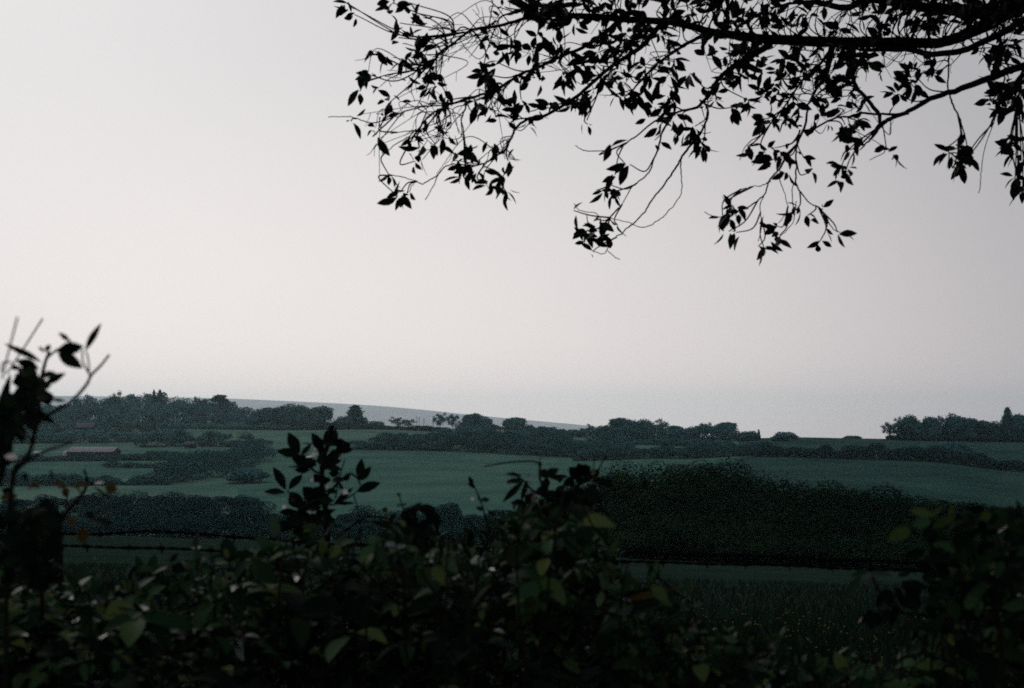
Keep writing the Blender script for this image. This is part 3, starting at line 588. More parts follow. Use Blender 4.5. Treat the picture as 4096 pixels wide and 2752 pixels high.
# ------------------------------------------------------------------ fence
def wire_pts(rows,d): 
    a=spline(np.array(rows,float),8); return np.array([P(x,y,d) for x,y in a])
def barbed(rows,d,r,label,barbs):
    p=wire_pts(rows,d); mb=MB()
    s=np.concatenate([[0],np.cumsum(np.linalg.norm(np.diff(p,axis=0),axis=1))]); n=int(s[-1]/.008); t=np.linspace(0,s[-1],n)
    q=np.stack([np.interp(t,s,p[:,k]) for k in range(3)],1); q[:,2]+=.0012*np.sin(t*9)+.0008*np.sin(t*23)
    ph=t*2*pi/.055
    for o in (0,pi): tube(mb,q+np.stack([0*ph,np.cos(ph+o)*r*.55,np.sin(ph+o)*r*.55],1),r*.62,5)
    for x in barbs:
        X0=P(x,2200,d)[0]; i=int(np.argmin(abs(q[:,0]-X0))); c=q[i]
        tube(mb,[c-[.006,0,0],c+[.006,0,0]],r*1.5,6)
        for j in range(4):
            a=rng.random()*.7+j*pi/2+.5; dv=np.array([rng.normal()*.25,cos(a),sin(a)]); dv/=np.linalg.norm(dv)
            tube(mb,[c+[(j-1.5)*.002,0,0],c+[(j-1.5)*.002,0,0]+dv*.015],[r*.55,r*.25],5)
    tag(mb.build('barbed_wire','wire'),label,'barbed wire','strands of the barbed wire fence')
DW=3.25
barbed([(-900,2150),(-300,2140),(235,2135),(360,2137),(489,2131),(560,2128),(804,2136),(1024,2153),(1300,2172),(1700,2188),(2400,2205),(3400,2240),(4700,2292),(5200,2310)],DW,.0036,'upper sagging strand of barbed wire leaving the dark post',[-600,-300,402,622,799,940,1180]+list(range(1400,5100,170)))
barbed([(-900,2170),(-300,2176),(235,2182),(516,2192),(700,2198),(1000,2207),(1300,2213),(1700,2223),(2100,2234),(2400,2241),(3000,2259),(3500,2277),(4096,2293),(4700,2318),(5200,2335)],DW-.04,.0034,'lower straight strand of barbed wire crossing the whole view',[-500,-200,345,516,652,840,989,1150,1320]+list(range(1500,5100,165)))
def post(X,d,top,w,label):
    b=P(X,2000,d); gz=float(ground(b[0],d)); h=row_z(top,d)-gz; g=np.array([b[0],d+w*.6,gz])
    n=14; zz=np.array([-.3,0,.4*h,.8*h,h-.02,h]); mb=MB(); ang=np.arange(n)/n*2*pi; V=[]
    prof_r=1+.07*np.sin(ang*3+1)+.05*rng.normal(size=n)
    for i,z in enumerate(zz):
        r=w*.5*prof_r*(1.05-.04*i)*(1 if i<5 else .86); V.append(np.stack([np.cos(ang)*r+.01*sin(i),np.sin(ang)*r,z+0*ang+(.012*np.cos(ang+1) if i>3 else 0)],1))
    i=np.arange(5)[:,None]*n; j=np.arange(n)[None]; k=(j+1)%n
    mb.add(np.concatenate(V),[np.stack([i+j,i+k,i+n+k,i+n+j],-1).reshape(-1,4),np.array([list(range(5*n,6*n))])])
    o=mb.build('fence_post','post'); o.location=g; tag(o,label,'fence post')
post(136,DW,2050,.106,'squat dark wooden post holding the left ends of the wires')
post(4780,DW,2080,.09,'wooden post past the right bramble at the far end of the wires')

# ------------------------------------------------------------------ plants of the hedge traced one by one
def plant(name,label,cat,d,stems,lv,extra=(),leafmat='dark_leaf',stemmat='twig',kind='lance',group=None,tilt=.45,zx=1.0,zy=1.0,ox=0,oy=0,dj=.05,sub=None):
    """stems: polylines of (column,row) with thickness; lv: (base, tip, width) in pixels; ox.. turn coordinates of an enlargement into photo pixels"""
    T_=lambda x,y:(ox+x/zx,oy+y/zy)
    x0,y0=T_(*stems[0][1][0]); b=P(x0,y0,d); b[2]=float(ground(b[0],d)); o=thing(name,label,cat,b,group)
    sm=MB()
    for si,(wd,pts) in enumerate(stems):
        a=spline(np.array([T_(*q) for q in pts]),5); dz=d+rng.normal()*dj*.5+np.linspace(0,1,len(a))*rng.normal()*dj
        if si==0: dz=np.full(len(a),d)
        p=np.array([P(x,y,q) for (x,y),q in zip(a,dz)])
        r=np.maximum(np.linspace(wd,wd*.6,len(p))*.8/zx/F*d,.0012)
        if si==0: p=np.vstack([b-[0,0,.03],b*.5+p[0]*.5+[.01,0,0],p]); r=np.concatenate([[r[0]*1.5,r[0]*1.2],r])
        tube(sm,p,r,6)
    sm.build('stem',stemmat,o,b,smooth=True)
    sets={}
    for l in lv: sets.setdefault(l[5] if len(l)>5 else leafmat,[]).append(l)
    todo=[]
    for mname,ls in sets.items(): todo+=[(mname,[l]) for l in ls] if mname in('pink_bud','pale_glint') else [(mname,ls)]
    for mname,ls in todo:
        mb=MB()
        for l in ls:
            (x1,y1),(x2,y2),wd=T_(l[0],l[1]),T_(l[2],l[3]),l[4]/zx
            dd=d+rng.normal()*dj; A_=P(x1,y1,dd); B_=P(x2,y2,dd+rng.normal()*.015); L_=np.linalg.norm(B_-A_)
            n=norm(np.array([0,-1,.25])+rng.normal(size=3)*tilt)
            leaves(mb,A_,B_-A_,n,L_*1.13,max(wd/F*dd*(1.2 if kind=='lance' else .86),.002),kind,.3,.08*rng.normal())
        mb.build('foliage' if mname==leafmat else {'rust_leaf':'withered_foliage','olive_leaf':'olive_foliage','pale_glint':'leaf_glint','pink_bud':'bud'}.get(mname,'foliage'),mname,o,b)
    return o,b
# left shrub
L1=2.24
lv=[(370,560,70,450,112),(350,620,165,560,100),(340,650,180,640,90),(500,460,720,425,105),(520,480,718,600,100),(540,440,650,420,80),(560,520,640,600,80),(762,462,890,232,62),(628,372,535,300,40),(410,470,445,405,46),(400,470,350,420,26),(400,770,566,662,85),(380,720,120,730,110),(350,760,130,860,120),(360,800,200,930,130),(400,800,430,930,110),(250,800,330,960,110),(330,700,200,700,80),(0,840,130,890,80),(20,900,150,930,70),(60,960,10,1100,60),(200,960,120,1080,90),(300,960,380,1020,60),(460,890,590,900,30),(140,1060,40,1180,90),(160,1100,200,1260,90),(90,1240,30,1330,80),(40,1330,10,1450,60),
    (150,1400,30,1480,70),(220,1540,240,1620,60),(440,1530,470,1600,60),(110,970,175,990,55,'pale_glint'),(40,1400,150,1420,62,'pale_glint'),
    (350,1690,300,1640,45,'rust_leaf'),(300,1640,250,1690,40,'rust_leaf')]
lv+=[(240+rng.normal()*70,880+rng.normal()*130,240+rng.normal()*110,880+rng.normal()*160,85) for i in range(16)]+[(60+rng.normal()*50,1150+rng.normal()*150,60+rng.normal()*70,1150+rng.normal()*200,80) for i in range(12)]
lv+=[(rng.uniform(-20,420),rng.uniform(1900,2500),0,0,95) for i in range(90)]+[(rng.uniform(0,480),rng.uniform(1860,2430),0,0,95) for i in range(40)]+[(rng.uniform(-40,330),rng.uniform(560,1250),0,0,95) for i in range(26)]; lv=[(l[0],l[1],l[0]+rng.normal()*90,l[1]+rng.normal()*80+20,95) if l[2]==0 and l[3]==0 else l for l in lv]
plant('shrub','dark blurred shrub with broad pointed leaves rising at the left edge','shrub',1.75,
 [(30,[(60,2250),(120,1560),(210,1450),(270,1350),(310,1200),(350,1090),(450,1020),(560,960),(620,930)]),(22,[(620,930),(700,850),(780,750),(820,670),(900,590),(980,490)]),(14,[(810,680),(745,560),(738,450)]),(12,[(800,640),(790,530),(775,465)]),
  (34,[(60,1400),(140,1150),(250,1000),(330,820),(375,680),(405,560),(440,470)]),(16,[(420,520),(520,440),(600,420)]),(12,[(600,420),(640,390),(600,340)]),(22,[(130,1540),(260,1430),(420,1350),(640,1275)]),(10,[(20,700),(80,450),(155,160)]),(10,[(60,660),(220,420),(380,170)]),(8,[(10,640),(30,560),(100,560)]),(18,[(300,1250),(180,1200),(60,1180)])],
 lv,zx=L1,zy=L1,oy=1200,tilt=.3,dj=.07)
# withered spray under it
Z2=1.84
plant('bramble_shoot','thin arching shoot with a few brown withered leaves beside the post','bramble',2.1,
 [(22,[(310,450),(430,340),(520,240),(600,150),(640,60),(620,-40)]),(10,[(640,70),(700,60),(760,80)]),(9,[(500,260),(490,160),(470,120)]),(8,[(600,150),(560,90),(400,60)])],
 [(490,90,400,50,50,'rust_leaf'),(470,90,500,165,50,'rust_leaf'),(680,80,770,170,60,'rust_leaf'),(770,80,850,110,70,'rust_leaf'),(540,80,640,75,40,'rust_leaf'),(600,380,610,490,80,'rust_leaf'),(560,350,500,340,60,'rust_leaf'),(660,330,800,350,80),(700,310,650,290,50),(130,150,10,180,70,'rust_leaf'),(100,130,20,110,60),(690,60,760,55,16,'pale_glint')],zx=Z2,zy=Z2,oy=1900,tilt=.5)
# sapling
Z3=2.178
lv=[(650,730,560,565,90),(645,740,468,708,72),(660,740,742,655,42),(860,720,765,565,80),(890,690,888,535,60),(945,640,962,505,58),(960,650,1100,690,90),(940,610,1045,640,60),(850,760,815,640,70),(800,830,605,778,105),(780,860,570,858,80),(850,880,945,710,110),(960,830,975,690,66),(530,1045,428,868,80),(555,1045,662,925,70),(525,1070,360,1070,80),(1170,965,1188,790,70),(1180,965,1268,855,62),(1145,1060,1332,988,80),(1090,915,1025,965,46),(940,1180,1095,1040,50),(830,1165,695,1035,110),(900,1165,825,1080,90),(960,1165,1098,1148,32),(650,1210,585,1080,110),(650,1235,488,1240,62),(720,1290,555,1325,90),(560,1395,395,1335,80),(850,1330,735,1280,70),(720,1210,700,1130,60),(860,1250,960,1220,50),(840,1300,760,1390,70),(870,1350,950,1300,60),(640,1300,520,1390,70),(700,1340,600,1420,70)]
for i in range(60):
    cx,cy=[(850,850),(870,1000),(800,1200),(660,1250),(930,690),(830,1330)][i%6]; a=rng.random()*6.28; cx+=rng.normal()*50; cy+=rng.normal()*60
    lv.append((cx,cy,cx+130*cos(a)*rng.uniform(.6,1.1),cy-110*abs(sin(a))*rng.uniform(.4,1.1)+20,60))
lv+=[(700,755,770,740,38,'pale_glint'),(745,725,800,735,36,'pale_glint'),(770,690,802,680,24,'pale_glint'),(746,975,762,935,28,'pale_glint'),(893,1035,905,975,32,'pale_glint'),(1012,1040,1075,1075,34,'pale_glint'),(1030,1085,1060,1045,36,'pale_glint'),(498,1185,532,1200,30,'pale_glint'),(735,1268,748,1225,20,'pale_glint'),(822,1412,848,1408,20,'pale_glint'),(990,760,1010,735,20,'pink_bud')]
plant('sapling','dark sapling with upright pointed leaves and small pale painted glints, in front of the big field','sapling',2.8,
 [(40,[(890,1640),(885,1500),(880,1250),(860,1120),(845,1000),(850,800),(900,650),(945,560)]),(16,[(850,920),(740,850),(650,740)]),(14,[(860,1120),(760,1150),(640,1230),(560,1330)]),(14,[(855,1060),(640,1130),(540,1050)]),(16,[(900,1080),(980,990),(1080,905),(1150,940),(1180,1000)]),(12,[(880,1170),(960,1170),(1090,1100),(1150,1060)]),(9,[(960,1120),(1000,920),(1045,780)]),(10,[(870,1330),(760,1340),(690,1280)]),(8,[(1120,1080),(1170,1280),(1185,1500),(1190,1640)])],
 lv,zx=Z3,zy=Z3,ox=900,oy=1480,tilt=.45,dj=.06)
# drooping plant and bud stalks
lv=[(1610,1290,1700,1170,120),(1600,1270,1560,1400,100),(1680,1220,1820,1215,110),(1740,1220,1870,1330,110),(1800,1250,1862,1430,80),(1600,1380,1620,1510,120),(1640,1360,1760,1470,110),(1560,1440,1500,1540,90),(1660,1460,1740,1568,120),(1780,1400,1830,1520,90),(1540,1300,1600,1200,80)]
lv+=[(1680+rng.normal()*70,1400+rng.normal()*90,1680+rng.normal()*120,1440+rng.normal()*120,90) for i in range(18)]
plant('nettle','dark nodding weed bent over like a hook right of the sapling','weed',2.65,[(26,[(1640,1680),(1590,1500),(1575,1330),(1640,1220),(1740,1195),(1820,1240),(1855,1330),(1848,1430)])],lv,leafmat='dark_leaf',kind='oval',zx=Z3,zy=Z3,ox=900,oy=1480,tilt=.5)
plant('weed_stalk','slender stalk with a closed bud between the sapling and the nodding weed','weed',2.6,[(10,[(1580,1500),(1560,1260),(1540,1170),(1515,1090)])],[(1520,1110,1510,1070,26),(1540,1170,1500,1190,24),(1550,1230,1590,1200,24),(1545,1190,1580,1160,20)],leafmat='weed',zx=Z3,zy=Z3,ox=900,oy=1480)
plant('weed_stalk','leaning stalk with a dark bud left of the bramble spray','weed',2.6,[(11,[(2330,1500),(2260,1250),(2220,1120),(2180,1030),(2145,955)])],[(2160,1000,2130,935,40),(2180,1030,2120,990,26),(2225,1130,2300,1130,40,'weed'),(2230,1140,2190,1100,36,'weed'),(2250,1220,2190,1200,36,'weed'),(2160,1110,2150,1135,26,'pale_glint')],leafmat='dark_leaf',zx=Z3,zy=Z3,ox=900,oy=1480)
plant('bramble_shoot','low arching shoot with tiny bright leaves joining sapling and nodding weed','bramble',2.7,[(13,[(960,1560),(1010,1440),(1100,1360),(1210,1290),(1300,1275),(1430,1300),(1500,1350)])],[(1380,1240,1400,1200,50,'olive_leaf'),(1290,1260,1260,1220,36,'olive_leaf'),(1440,1300,1480,1260,40,'weed'),(1420,1400,1450,1340,40,'weed'),(1330,1260,1360,1225,36,'olive_leaf')],leafmat='weed',zx=Z3,zy=Z3,ox=900,oy=1480)
# bramble spray with buds
Z5=1.945
lv=[(575,725,425,875,46),(570,720,440,735,40),(560,690,455,665,40),(600,720,560,860,40),(715,700,830,640,60),(760,690,700,650,60),(700,720,760,800,70),(640,820,600,900,70),(760,690,900,690,60),(1000,720,930,630,90),(1020,700,1050,600,90),(1060,700,1000,600,80),(1080,720,1150,650,70),(1100,720,1250,740,60),(1160,700,1265,775,50),(950,800,880,900,90),(1040,780,1120,900,110),(1080,800,1160,880,100),(990,760,1000,920,110),(900,760,830,860,90),(850,800,760,900,90),(700,800,780,870,80),(640,900,700,1000,80),(580,900,560,980,60),(520,880,590,930,50),(1060,900,1100,920,60),
    (700,1150,650,1100,75,'olive_leaf'),(760,1160,800,1085,70,'olive_leaf'),(860,1110,850,1010,80,'olive_leaf'),(850,1090,900,1040,50,'olive_leaf'),(720,1100,770,1090,50,'olive_leaf'),(690,1040,700,1000,40,'weed'),(770,1030,790,1000,36,'weed'),(820,990,815,930,24,'weed'),
    (1320,730,1350,680,40,'olive_leaf'),(1360,790,1340,800,50,'olive_leaf'),(1500,790,1520,730,40,'weed'),(1500,800,1510,850,30,'weed'),(1360,690,1390,680,30,'olive_leaf'),(1490,1000,1500,960,40,'weed'),
    (690,560,712,540,30,'pink_bud'),(700,570,700,620,26),(780,720,800,705,30,'pink_bud'),(610,750,630,735,30,'pink_bud'),(630,840,660,810,50,'pink_bud'),(660,850,640,880,44,'pink_bud'),(585,955,605,935,36,'pink_bud'),(1095,665,1125,655,36,'pink_bud'),(1115,680,1140,655,30,'pink_bud'),(440,750,460,745,26,'pink_bud'),(500,675,520,660,28,'pink_bud'),(600,690,620,680,24,'pink_bud'),(770,650,800,640,24,'pink_bud')]
for i in range(85):
    cx,cy=[(900,820),(1040,760),(800,930),(660,930),(920,980),(620,1050),(850,1100)][i%7]; a=rng.random()*6.28; cx+=rng.normal()*85; cy+=rng.normal()*60; r_=rng.uniform(60,120)
    lv.append((cx,cy,cx+r_*cos(a),cy+r_*sin(a)*.8,55))
plant('bramble','leafy bramble spray with pinkish buds and an arching cane at mid view','bramble',2.55,
 [(26,[(900,1400),(880,1150),(900,900),(960,800),(1040,720),(1090,650)]),(13,[(700,720),(690,590),(560,574),(400,590),(270,615)]),(16,[(880,1000),(760,850),(700,720),(690,640)]),(14,[(760,860),(640,800),(580,730),(520,690)]),(14,[(600,1200),(560,960),(570,780)]),(10,[(960,820),(1060,780),(1180,730)]),(9,[(1100,900),(1250,800),(1400,780),(1600,790),(1700,870),(1780,960),(1830,1050)]),(8,[(1110,700),(1115,620),(1130,525)]),(7,[(1140,700),(1170,610),(1210,530)]),(8,[(1280,800),(1320,760),(1350,690)])],
 lv,zx=Z5,zy=Z5,ox=1800,oy=1550,tilt=.6,dj=.09)
plant('dead_twig','pale grey dead twig lying against the dark thicket','twig',2.5,[(12,[(1040,1500),(1020,1250),(1070,1110),(1110,1145),(1160,1200),(1220,1245),(1250,1295)])],[(1225,1250,1252,1300,14)],leafmat='grey_twig',stemmat='grey_twig',zx=Z5,zy=Z5,ox=1800,oy=1550)
# broad leaves below the spray
Z6=1.84
plant('bramble','broad bramble leaves coloured as if catching the light below the budding spray','bramble',2.3,
 [(20,[(470,1600),(440,1200),(450,950),(440,820),(420,700)]),(14,[(440,1000),(340,1080),(280,1180),(150,1190)]),(14,[(470,1250),(640,1150),(760,850),(820,650)]),(12,[(560,1400),(820,1250),(960,1050),(1050,940)])],
 [(440,800,200,925,95,'olive_leaf'),(430,790,250,850,40,'grey_twig'),(440,830,345,1085,185,'olive_leaf'),(430,720,525,825,50,'olive_leaf'),(470,990,530,1040,36,'olive_leaf'),(330,1060,230,1180,130,'olive_leaf'),(220,1150,50,1185,70,'olive_leaf'),(205,1145,90,1170,34,'pale_glint'),(580,1050,715,1130,100,'olive_leaf'),(820,650,640,830,90,'olive_leaf'),(830,640,780,840,110),(840,640,900,770,120,'olive_leaf'),(880,620,730,650,26,'grey_twig'),(1060,930,960,1060,80,'olive_leaf'),(1080,940,1170,1040,90,'olive_leaf'),(1150,930,1090,915,30,'grey_twig'),(1100,920,1480,840,60,'rust_leaf'),(1350,850,1180,930,130),(960,1310,770,1360,100,'bramble'),(930,1290,800,1330,36,'grey_twig'),(330,1400,220,1420,90,'bramble'),(640,1350,510,1380,100,'bramble'),(450,1370,370,1420,80,'bramble'),(1500,1310,1380,1310,60,'bramble'),(160,1215,180,1260,50,'olive_leaf'),(300,1160,400,1170,50,'olive_leaf')],
 leafmat='dark_leaf',kind='oval',zx=Z6,zy=Z6,ox=1900,oy=1900,tilt=.3,dj=.05)
# right bramble
Z7=1.952
lv=[(1450,1110,1290,1185,130,'olive_leaf'),(1590,1010,1690,940,60,'olive_leaf'),(1620,1090,1785,1010,80,'olive_leaf'),(1600,1040,1480,1080,110,'bramble'),(2040,960,2030,1060,100,'olive_leaf'),(1960,1060,1930,1200,160,'bramble'),(1880,960,1900,1040,90,'bramble'),(1920,1220,1860,1310,100,'bramble'),(2105,1145,2200,1085,26,'pale_glint'),(1810,1130,1815,1180,30,'bramble'),(1570,1200,1575,1240,30,'bramble'),(2100,950,2200,1000,100,'bramble'),(2200,1150,2320,1180,120)]
for i in range(34):
    cx=rng.uniform(1600,2380); cy=rng.uniform(980,1750); a=rng.random()*6.28; r_=rng.uniform(130,200); lv.append((cx,cy,cx+r_*cos(a),cy+r_*sin(a)*.8,r_*.62,'bramble'))
for i in range(150):
    cx=rng.uniform(1560,2420); cy=rng.uniform(960+max(0,1950-cx)*.5,1700); a=rng.random()*6.28; r_=rng.uniform(80,170); lv.append((cx,cy,cx+r_*cos(a),cy+r_*sin(a)*.7,90,'dark_leaf'))
plant('bramble','tall dark bramble with a few oval leaves coloured as if lit at the right edge','bramble',1.95,
 [(30,[(2150,1900),(2050,1500),(1900,1250),(1750,1080),(1600,1060),(1450,1110)]),(24,[(2300,1900),(2200,1400),(2120,1150),(2060,980)]),(20,[(1900,1900),(1850,1500),(1800,1250),(1850,1000)]),(20,[(2420,1700),(2300,1300),(2200,1000)])],
 lv,leafmat='dark_leaf',kind='oval',zx=Z7,zy=Z7,ox=2900,oy=1550,tilt=.4,dj=.1)
Z8=1.84
plant('bramble_shoot','dark drooping bramble shoot against the grass near the right edge','bramble',2.15,
 [(18,[(1900,1400),(1700,1090),(1500,1040),(1290,1005),(1150,880),(1080,740)]),(12,[(1290,1005),(1240,900),(1330,800)]),(14,[(1300,1010),(1180,1000),(1080,1020)])],
 [(1000,740,870,930,70,'weed'),(1050,700,950,740,60,'weed'),(1060,720,1210,740,60,'weed'),(1110,800,1030,780,90),(1180,840,1120,960,90),(1210,840,1200,960,100),(1250,830,1300,960,110),(1300,790,1420,860,120),(1290,900,1400,990,110),(1330,830,1420,950,110),(1240,960,1240,1110,90),(1200,980,1180,1080,70),(1090,1000,990,1080,80),(1060,1010,1080,1120,90),(1120,1010,1130,1110,80),(1040,1040,990,1075,24,'pale_glint'),(1270,740,1360,720,50,'weed'),(1500,1050,1720,990,70,'weed'),(1560,1030,1680,1000,50,'weed'),(1130,870,1110,830,30,'weed'),(1270,890,1250,870,40,'weed'),(1420,1130,1380,1220,60),(1500,1100,1400,1150,50),(1480,1080,1560,1160,80),(1600,1090,1660,1190,80)],
 leafmat='dark_leaf',kind='oval',zx=Z8,zy=Z8,ox=2900,oy=1900,tilt=.35)

# ------------------------------------------------------------------ undergrowth of the hedge: nobody could count it
TOP=lin((-900,2200),(0,2300),(230,2395),(350,2410),(500,2415),(700,2385),(800,2350),(900,2310),(1050,2265),(1200,2205),(1400,2215),(1600,2200),(1700,2190),(1900,2195),(2000,2140),(2150,2070),(2300,2070),(2400,2170),(2500,2340),(2600,2425),(2700,2490),(2800,2540),(2950,2580),(3200,2650),(3400,2700),(3550,2690),(3700,2600),(3800,2470),(3880,2310),(3950,2240),(4096,2170),(4900,2100))
ub=MB(); ud=MB(); uw=MB(); uc=MB()
TOPn=lambda x: TOP(x)+32*math.sin(x/43.)+26*math.sin(x/97.+1)+18*math.sin(x/19.+2)
def scatter(n,xlo,xhi,dlo,dhi,spread=520):
    X=rng.uniform(xlo,xhi,n); D=rng.uniform(dlo,dhi,n); off=np.abs(rng.normal(size=n))**1.2*spread*.5+20
    Y=np.array([TOPn(x) for x in X])+off; kp=rng.random(n)<.3+.9*(np.sin(X/71.+np.sin(Y/53.)*1.3)*np.sin(Y/47.+np.sin(X/90.))+np.sin(X/31.)*np.sin(Y/29.+1)*.6>-.12); X,Y,D=X[kp],Y[kp],D[kp]
    return np.array([P(x,y,d) for x,y,d in zip(X,Y,D)]),X,Y
def trifoliate(mb,c,s,nmin=3):
    n=len(c); ax=norm(rand_dir(n)*[1,1,.5]+[0,0,-.15]); up=norm(rand_dir(n)*.55+[0,-.25,1])
    sd=norm(np.cross(up,ax)); 
    for k,(a,b) in enumerate(((1,0),(.15,1),(.15,-1))):
        d=norm(ax*a+sd*b); L=s*(1.1 if k==0 else .9)*(.85+.3*rng.random(n)); leaves(mb,c+d*s[:,None]*.12,d,norm(up+.25*rand_dir(n)),L,L*(.50+.16*rng.random(n)),'oval',.38,.12+.30*rng.random(n))
c,X,Y=scatter(6000,-700,4800,2.0,3.3); keep=(rng.random(len(X))<np.where(X<1150,1,np.where(X<1900,.35,np.where(X<2700,.55,.5)))); c=c[keep]
X=X[keep]; big=rng.random(len(c))<np.where(X<1150,.30,.10); trifoliate(ub,c,np.where(big,.034+.022*rng.random(len(c)),.013+.024*rng.random(len(c))**1.5))
up_=MB(); c,X,Y=scatter(75,-500,4600,2.1,3.0,420); trifoliate(up_,c,.012+.022*rng.random(len(c)))
c,X,Y=scatter(70,-300,1900,2.1,2.8,300); trifoliate(up_,c[:12],.026+.016*rng.random(12))
c,X,Y=scatter(3600,-700,4800,2.0,3.3,700); trifoliate(ud,c+[0,.1,-.04],.018+.024*rng.random(len(c)))
c,X,Y=scatter(4200,900,2600,2.1,3.2,420); n=len(c); d=norm(rand_dir(n)+[0,0,.25]); L=.012+.02*rng.random(n); leaves(uw,c,d,rand_dir(n)+[0,-.2,.6],L,L*.45,'lance',.25,.15)
c,X,Y=scatter(1800,-500,4700,2.1,3.2,420); n=len(c); d=norm(rand_dir(n)+[0,0,.25]); L=.015+.03*rng.random(n); leaves(uw,c,d,rand_dir(n)+[0,-.2,.6],L,L*.45,'lance',.25,.15)
for i in range(260):
    X0=rng.uniform(-700,4800); d=rng.uniform(1.9,3.2); t=TOP(X0)+abs(rng.normal())*120-20; b=P(X0+rng.normal()*200,2900,d); b[2]=float(ground(b[0],d)); e=P(X0,t,d)
    p=spline([b,b*.4+e*.6+rng.normal(size=3)*.05,e,e+[rng.normal()*.06,rng.normal()*.05,-.02]],5); tube(uc,p,np.linspace(.003,.0012,len(p)),5)
for i in range(230):  # sprigs that stand out of the top
    X0=rng.uniform(-500,4600); d=rng.uniform(2.1,3.1); t=TOP(X0); b=P(X0,t+70,d); hgt=(20+120*rng.random()**2)/F*d*(1 if X0<2500 or X0>3700 else .8); e=b+np.array([rng.normal()*.03,rng.normal()*.03,hgt+70/F*d])
    p=spline([b,(b+e)/2+rng.normal(size=3)*.008,e],6); tube(uc,p,np.linspace(.0017,.0008,len(p)),4)
    n=int(rng.integers(5,13)); q=p[rng.integers(3,len(p),n)]; dv=norm(rand_dir(n)+[0,0,.5]); L=.012+.026*rng.random(n)*(1.3 if X0<1150 else 1); leaves(uw if rng.random()<.6 else ub,q,dv,rand_dir(n)+[0,-.5,.6],L,L*.5,'lance' if rng.random()<.5 else 'oval',.25,.15)
# dense dark heart of the hedge down to the ground
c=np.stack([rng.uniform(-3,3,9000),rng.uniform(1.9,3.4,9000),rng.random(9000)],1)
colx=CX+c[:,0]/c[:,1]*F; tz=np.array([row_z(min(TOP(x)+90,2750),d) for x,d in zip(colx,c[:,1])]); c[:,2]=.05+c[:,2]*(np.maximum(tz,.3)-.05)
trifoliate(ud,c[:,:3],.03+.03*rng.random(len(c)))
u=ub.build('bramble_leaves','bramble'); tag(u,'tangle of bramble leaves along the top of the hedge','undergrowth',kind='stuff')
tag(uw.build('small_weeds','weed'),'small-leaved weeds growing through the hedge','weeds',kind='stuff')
o=ud.build('hedge_leaves','dark_leaf'); tag(o,'leaves darkened in colour for deep shade, filling the hedge','undergrowth',kind='stuff')  # near-black leaf colour carries the shade inside the hedge
uc.build('canes','twig',o); up_.build('sheen_leaves','sheen_leaf',u)
gl=MB()  # level glossy leaves that mirror the low sky
for x,y,ln,sl in ((65,2558,70,1.0),(283,2492,26,.9),(266,2405,34,1.2),(1000,2350,62,.25),(948,2358,36,.6),(864,2404,36,.2),(592,2438,26,.6),(391,2553,20,.5),(1954,2288,34,.8),(1199,2318,30,.9),(1985,2533,52,.3),(1981,2710,20,.6)):
    a=P(x-ln/2,y+ln*sl*.3,2.0); e=P(x+ln/2,y-ln*sl*.3,2.0+rng.normal()*.01); n0=norm(np.array([rng.normal()*.05,-.02+rng.normal()*.03,1.0]))
    leaves(gl,a,e-a,n0,np.linalg.norm(e-a)*1.1,.022+.010*rng.random(),'oval',.5,.12)
gl.build('glossy_leaves','wet_leaf',u)

# ------------------------------------------------------------------ grass and flowers of the near field
n=52000; D=7.5+26*rng.random(n)**1.6; Xg=rng.uniform(-500,4600,n); x=(Xg-CX)/F*D; z=ground(x,D); h=(.10+.22*rng.random(n))*np.where(D<14,1,.7)
lean=rng.normal(size=(n,2))*.10; wd=.004+.004*rng.random(n)*np.sqrt(D/6)
base=np.stack([x,D,z-.02],1); a=rng.random(n)*pi; s=np.stack([np.cos(a),np.sin(a),0*a],1)*wd[:,None]
tip=base+np.stack([lean[:,0],lean[:,1],h],1); mid=base+np.stack([lean[:,0]*.35,lean[:,1]*.35,h*.6],1)
mb=MB(); mb.add(np.stack([base-s,base+s,mid+s*.8,mid-s*.8,tip],1).reshape(-1,3),[np.array([0,1,2,3])[None]+5*np.arange(n)[:,None],np.array([3,2,4])[None]+5*np.arange(n)[:,None]])
tag(mb.build('grass','grass'),'rough grass of the near field behind the wire','grass',kind='stuff')
mb=MB(); st=MB()
cl=[]
for i in range(75):
    X0=rng.uniform(2450,4250); d0=1.45*F/(rng.uniform(2400,2760)-HOR)
    for j in range(rng.integers(2,11)): cl.append((X0+rng.normal()*35,d0+rng.normal()*.35))
for X0,d0 in cl:
    x=(X0-CX)/F*d0; z=float(ground(x,d0))+.22+.14*rng.random(); c=np.array([x,d0,z]); n=5
    ang=np.arange(n)/n*2*pi+rng.random(); up=norm(np.array([0,-.4,1])+rng.normal(size=3)*.4); a=norm(np.cross(up,[.3,.9,.1])); b=np.cross(up,a)
    dv=np.cos(ang)[:,None]*a+np.sin(ang)[:,None]*b+up*.4; leaves(mb,np.repeat(c[None],n,0),dv,np.repeat(up[None],n,0),.0095,.009,'simple',.2,.1)
    tube(st,[(x,d0,z-.3),(x+.01,d0,z-.12),tuple(c)],.0012,4)
o=mb.build('wildflowers','yellow'); tag(o,'tiny yellow flowers scattered through the near grass','wildflowers',kind='stuff'); st.build('stalks','stem_green',o)

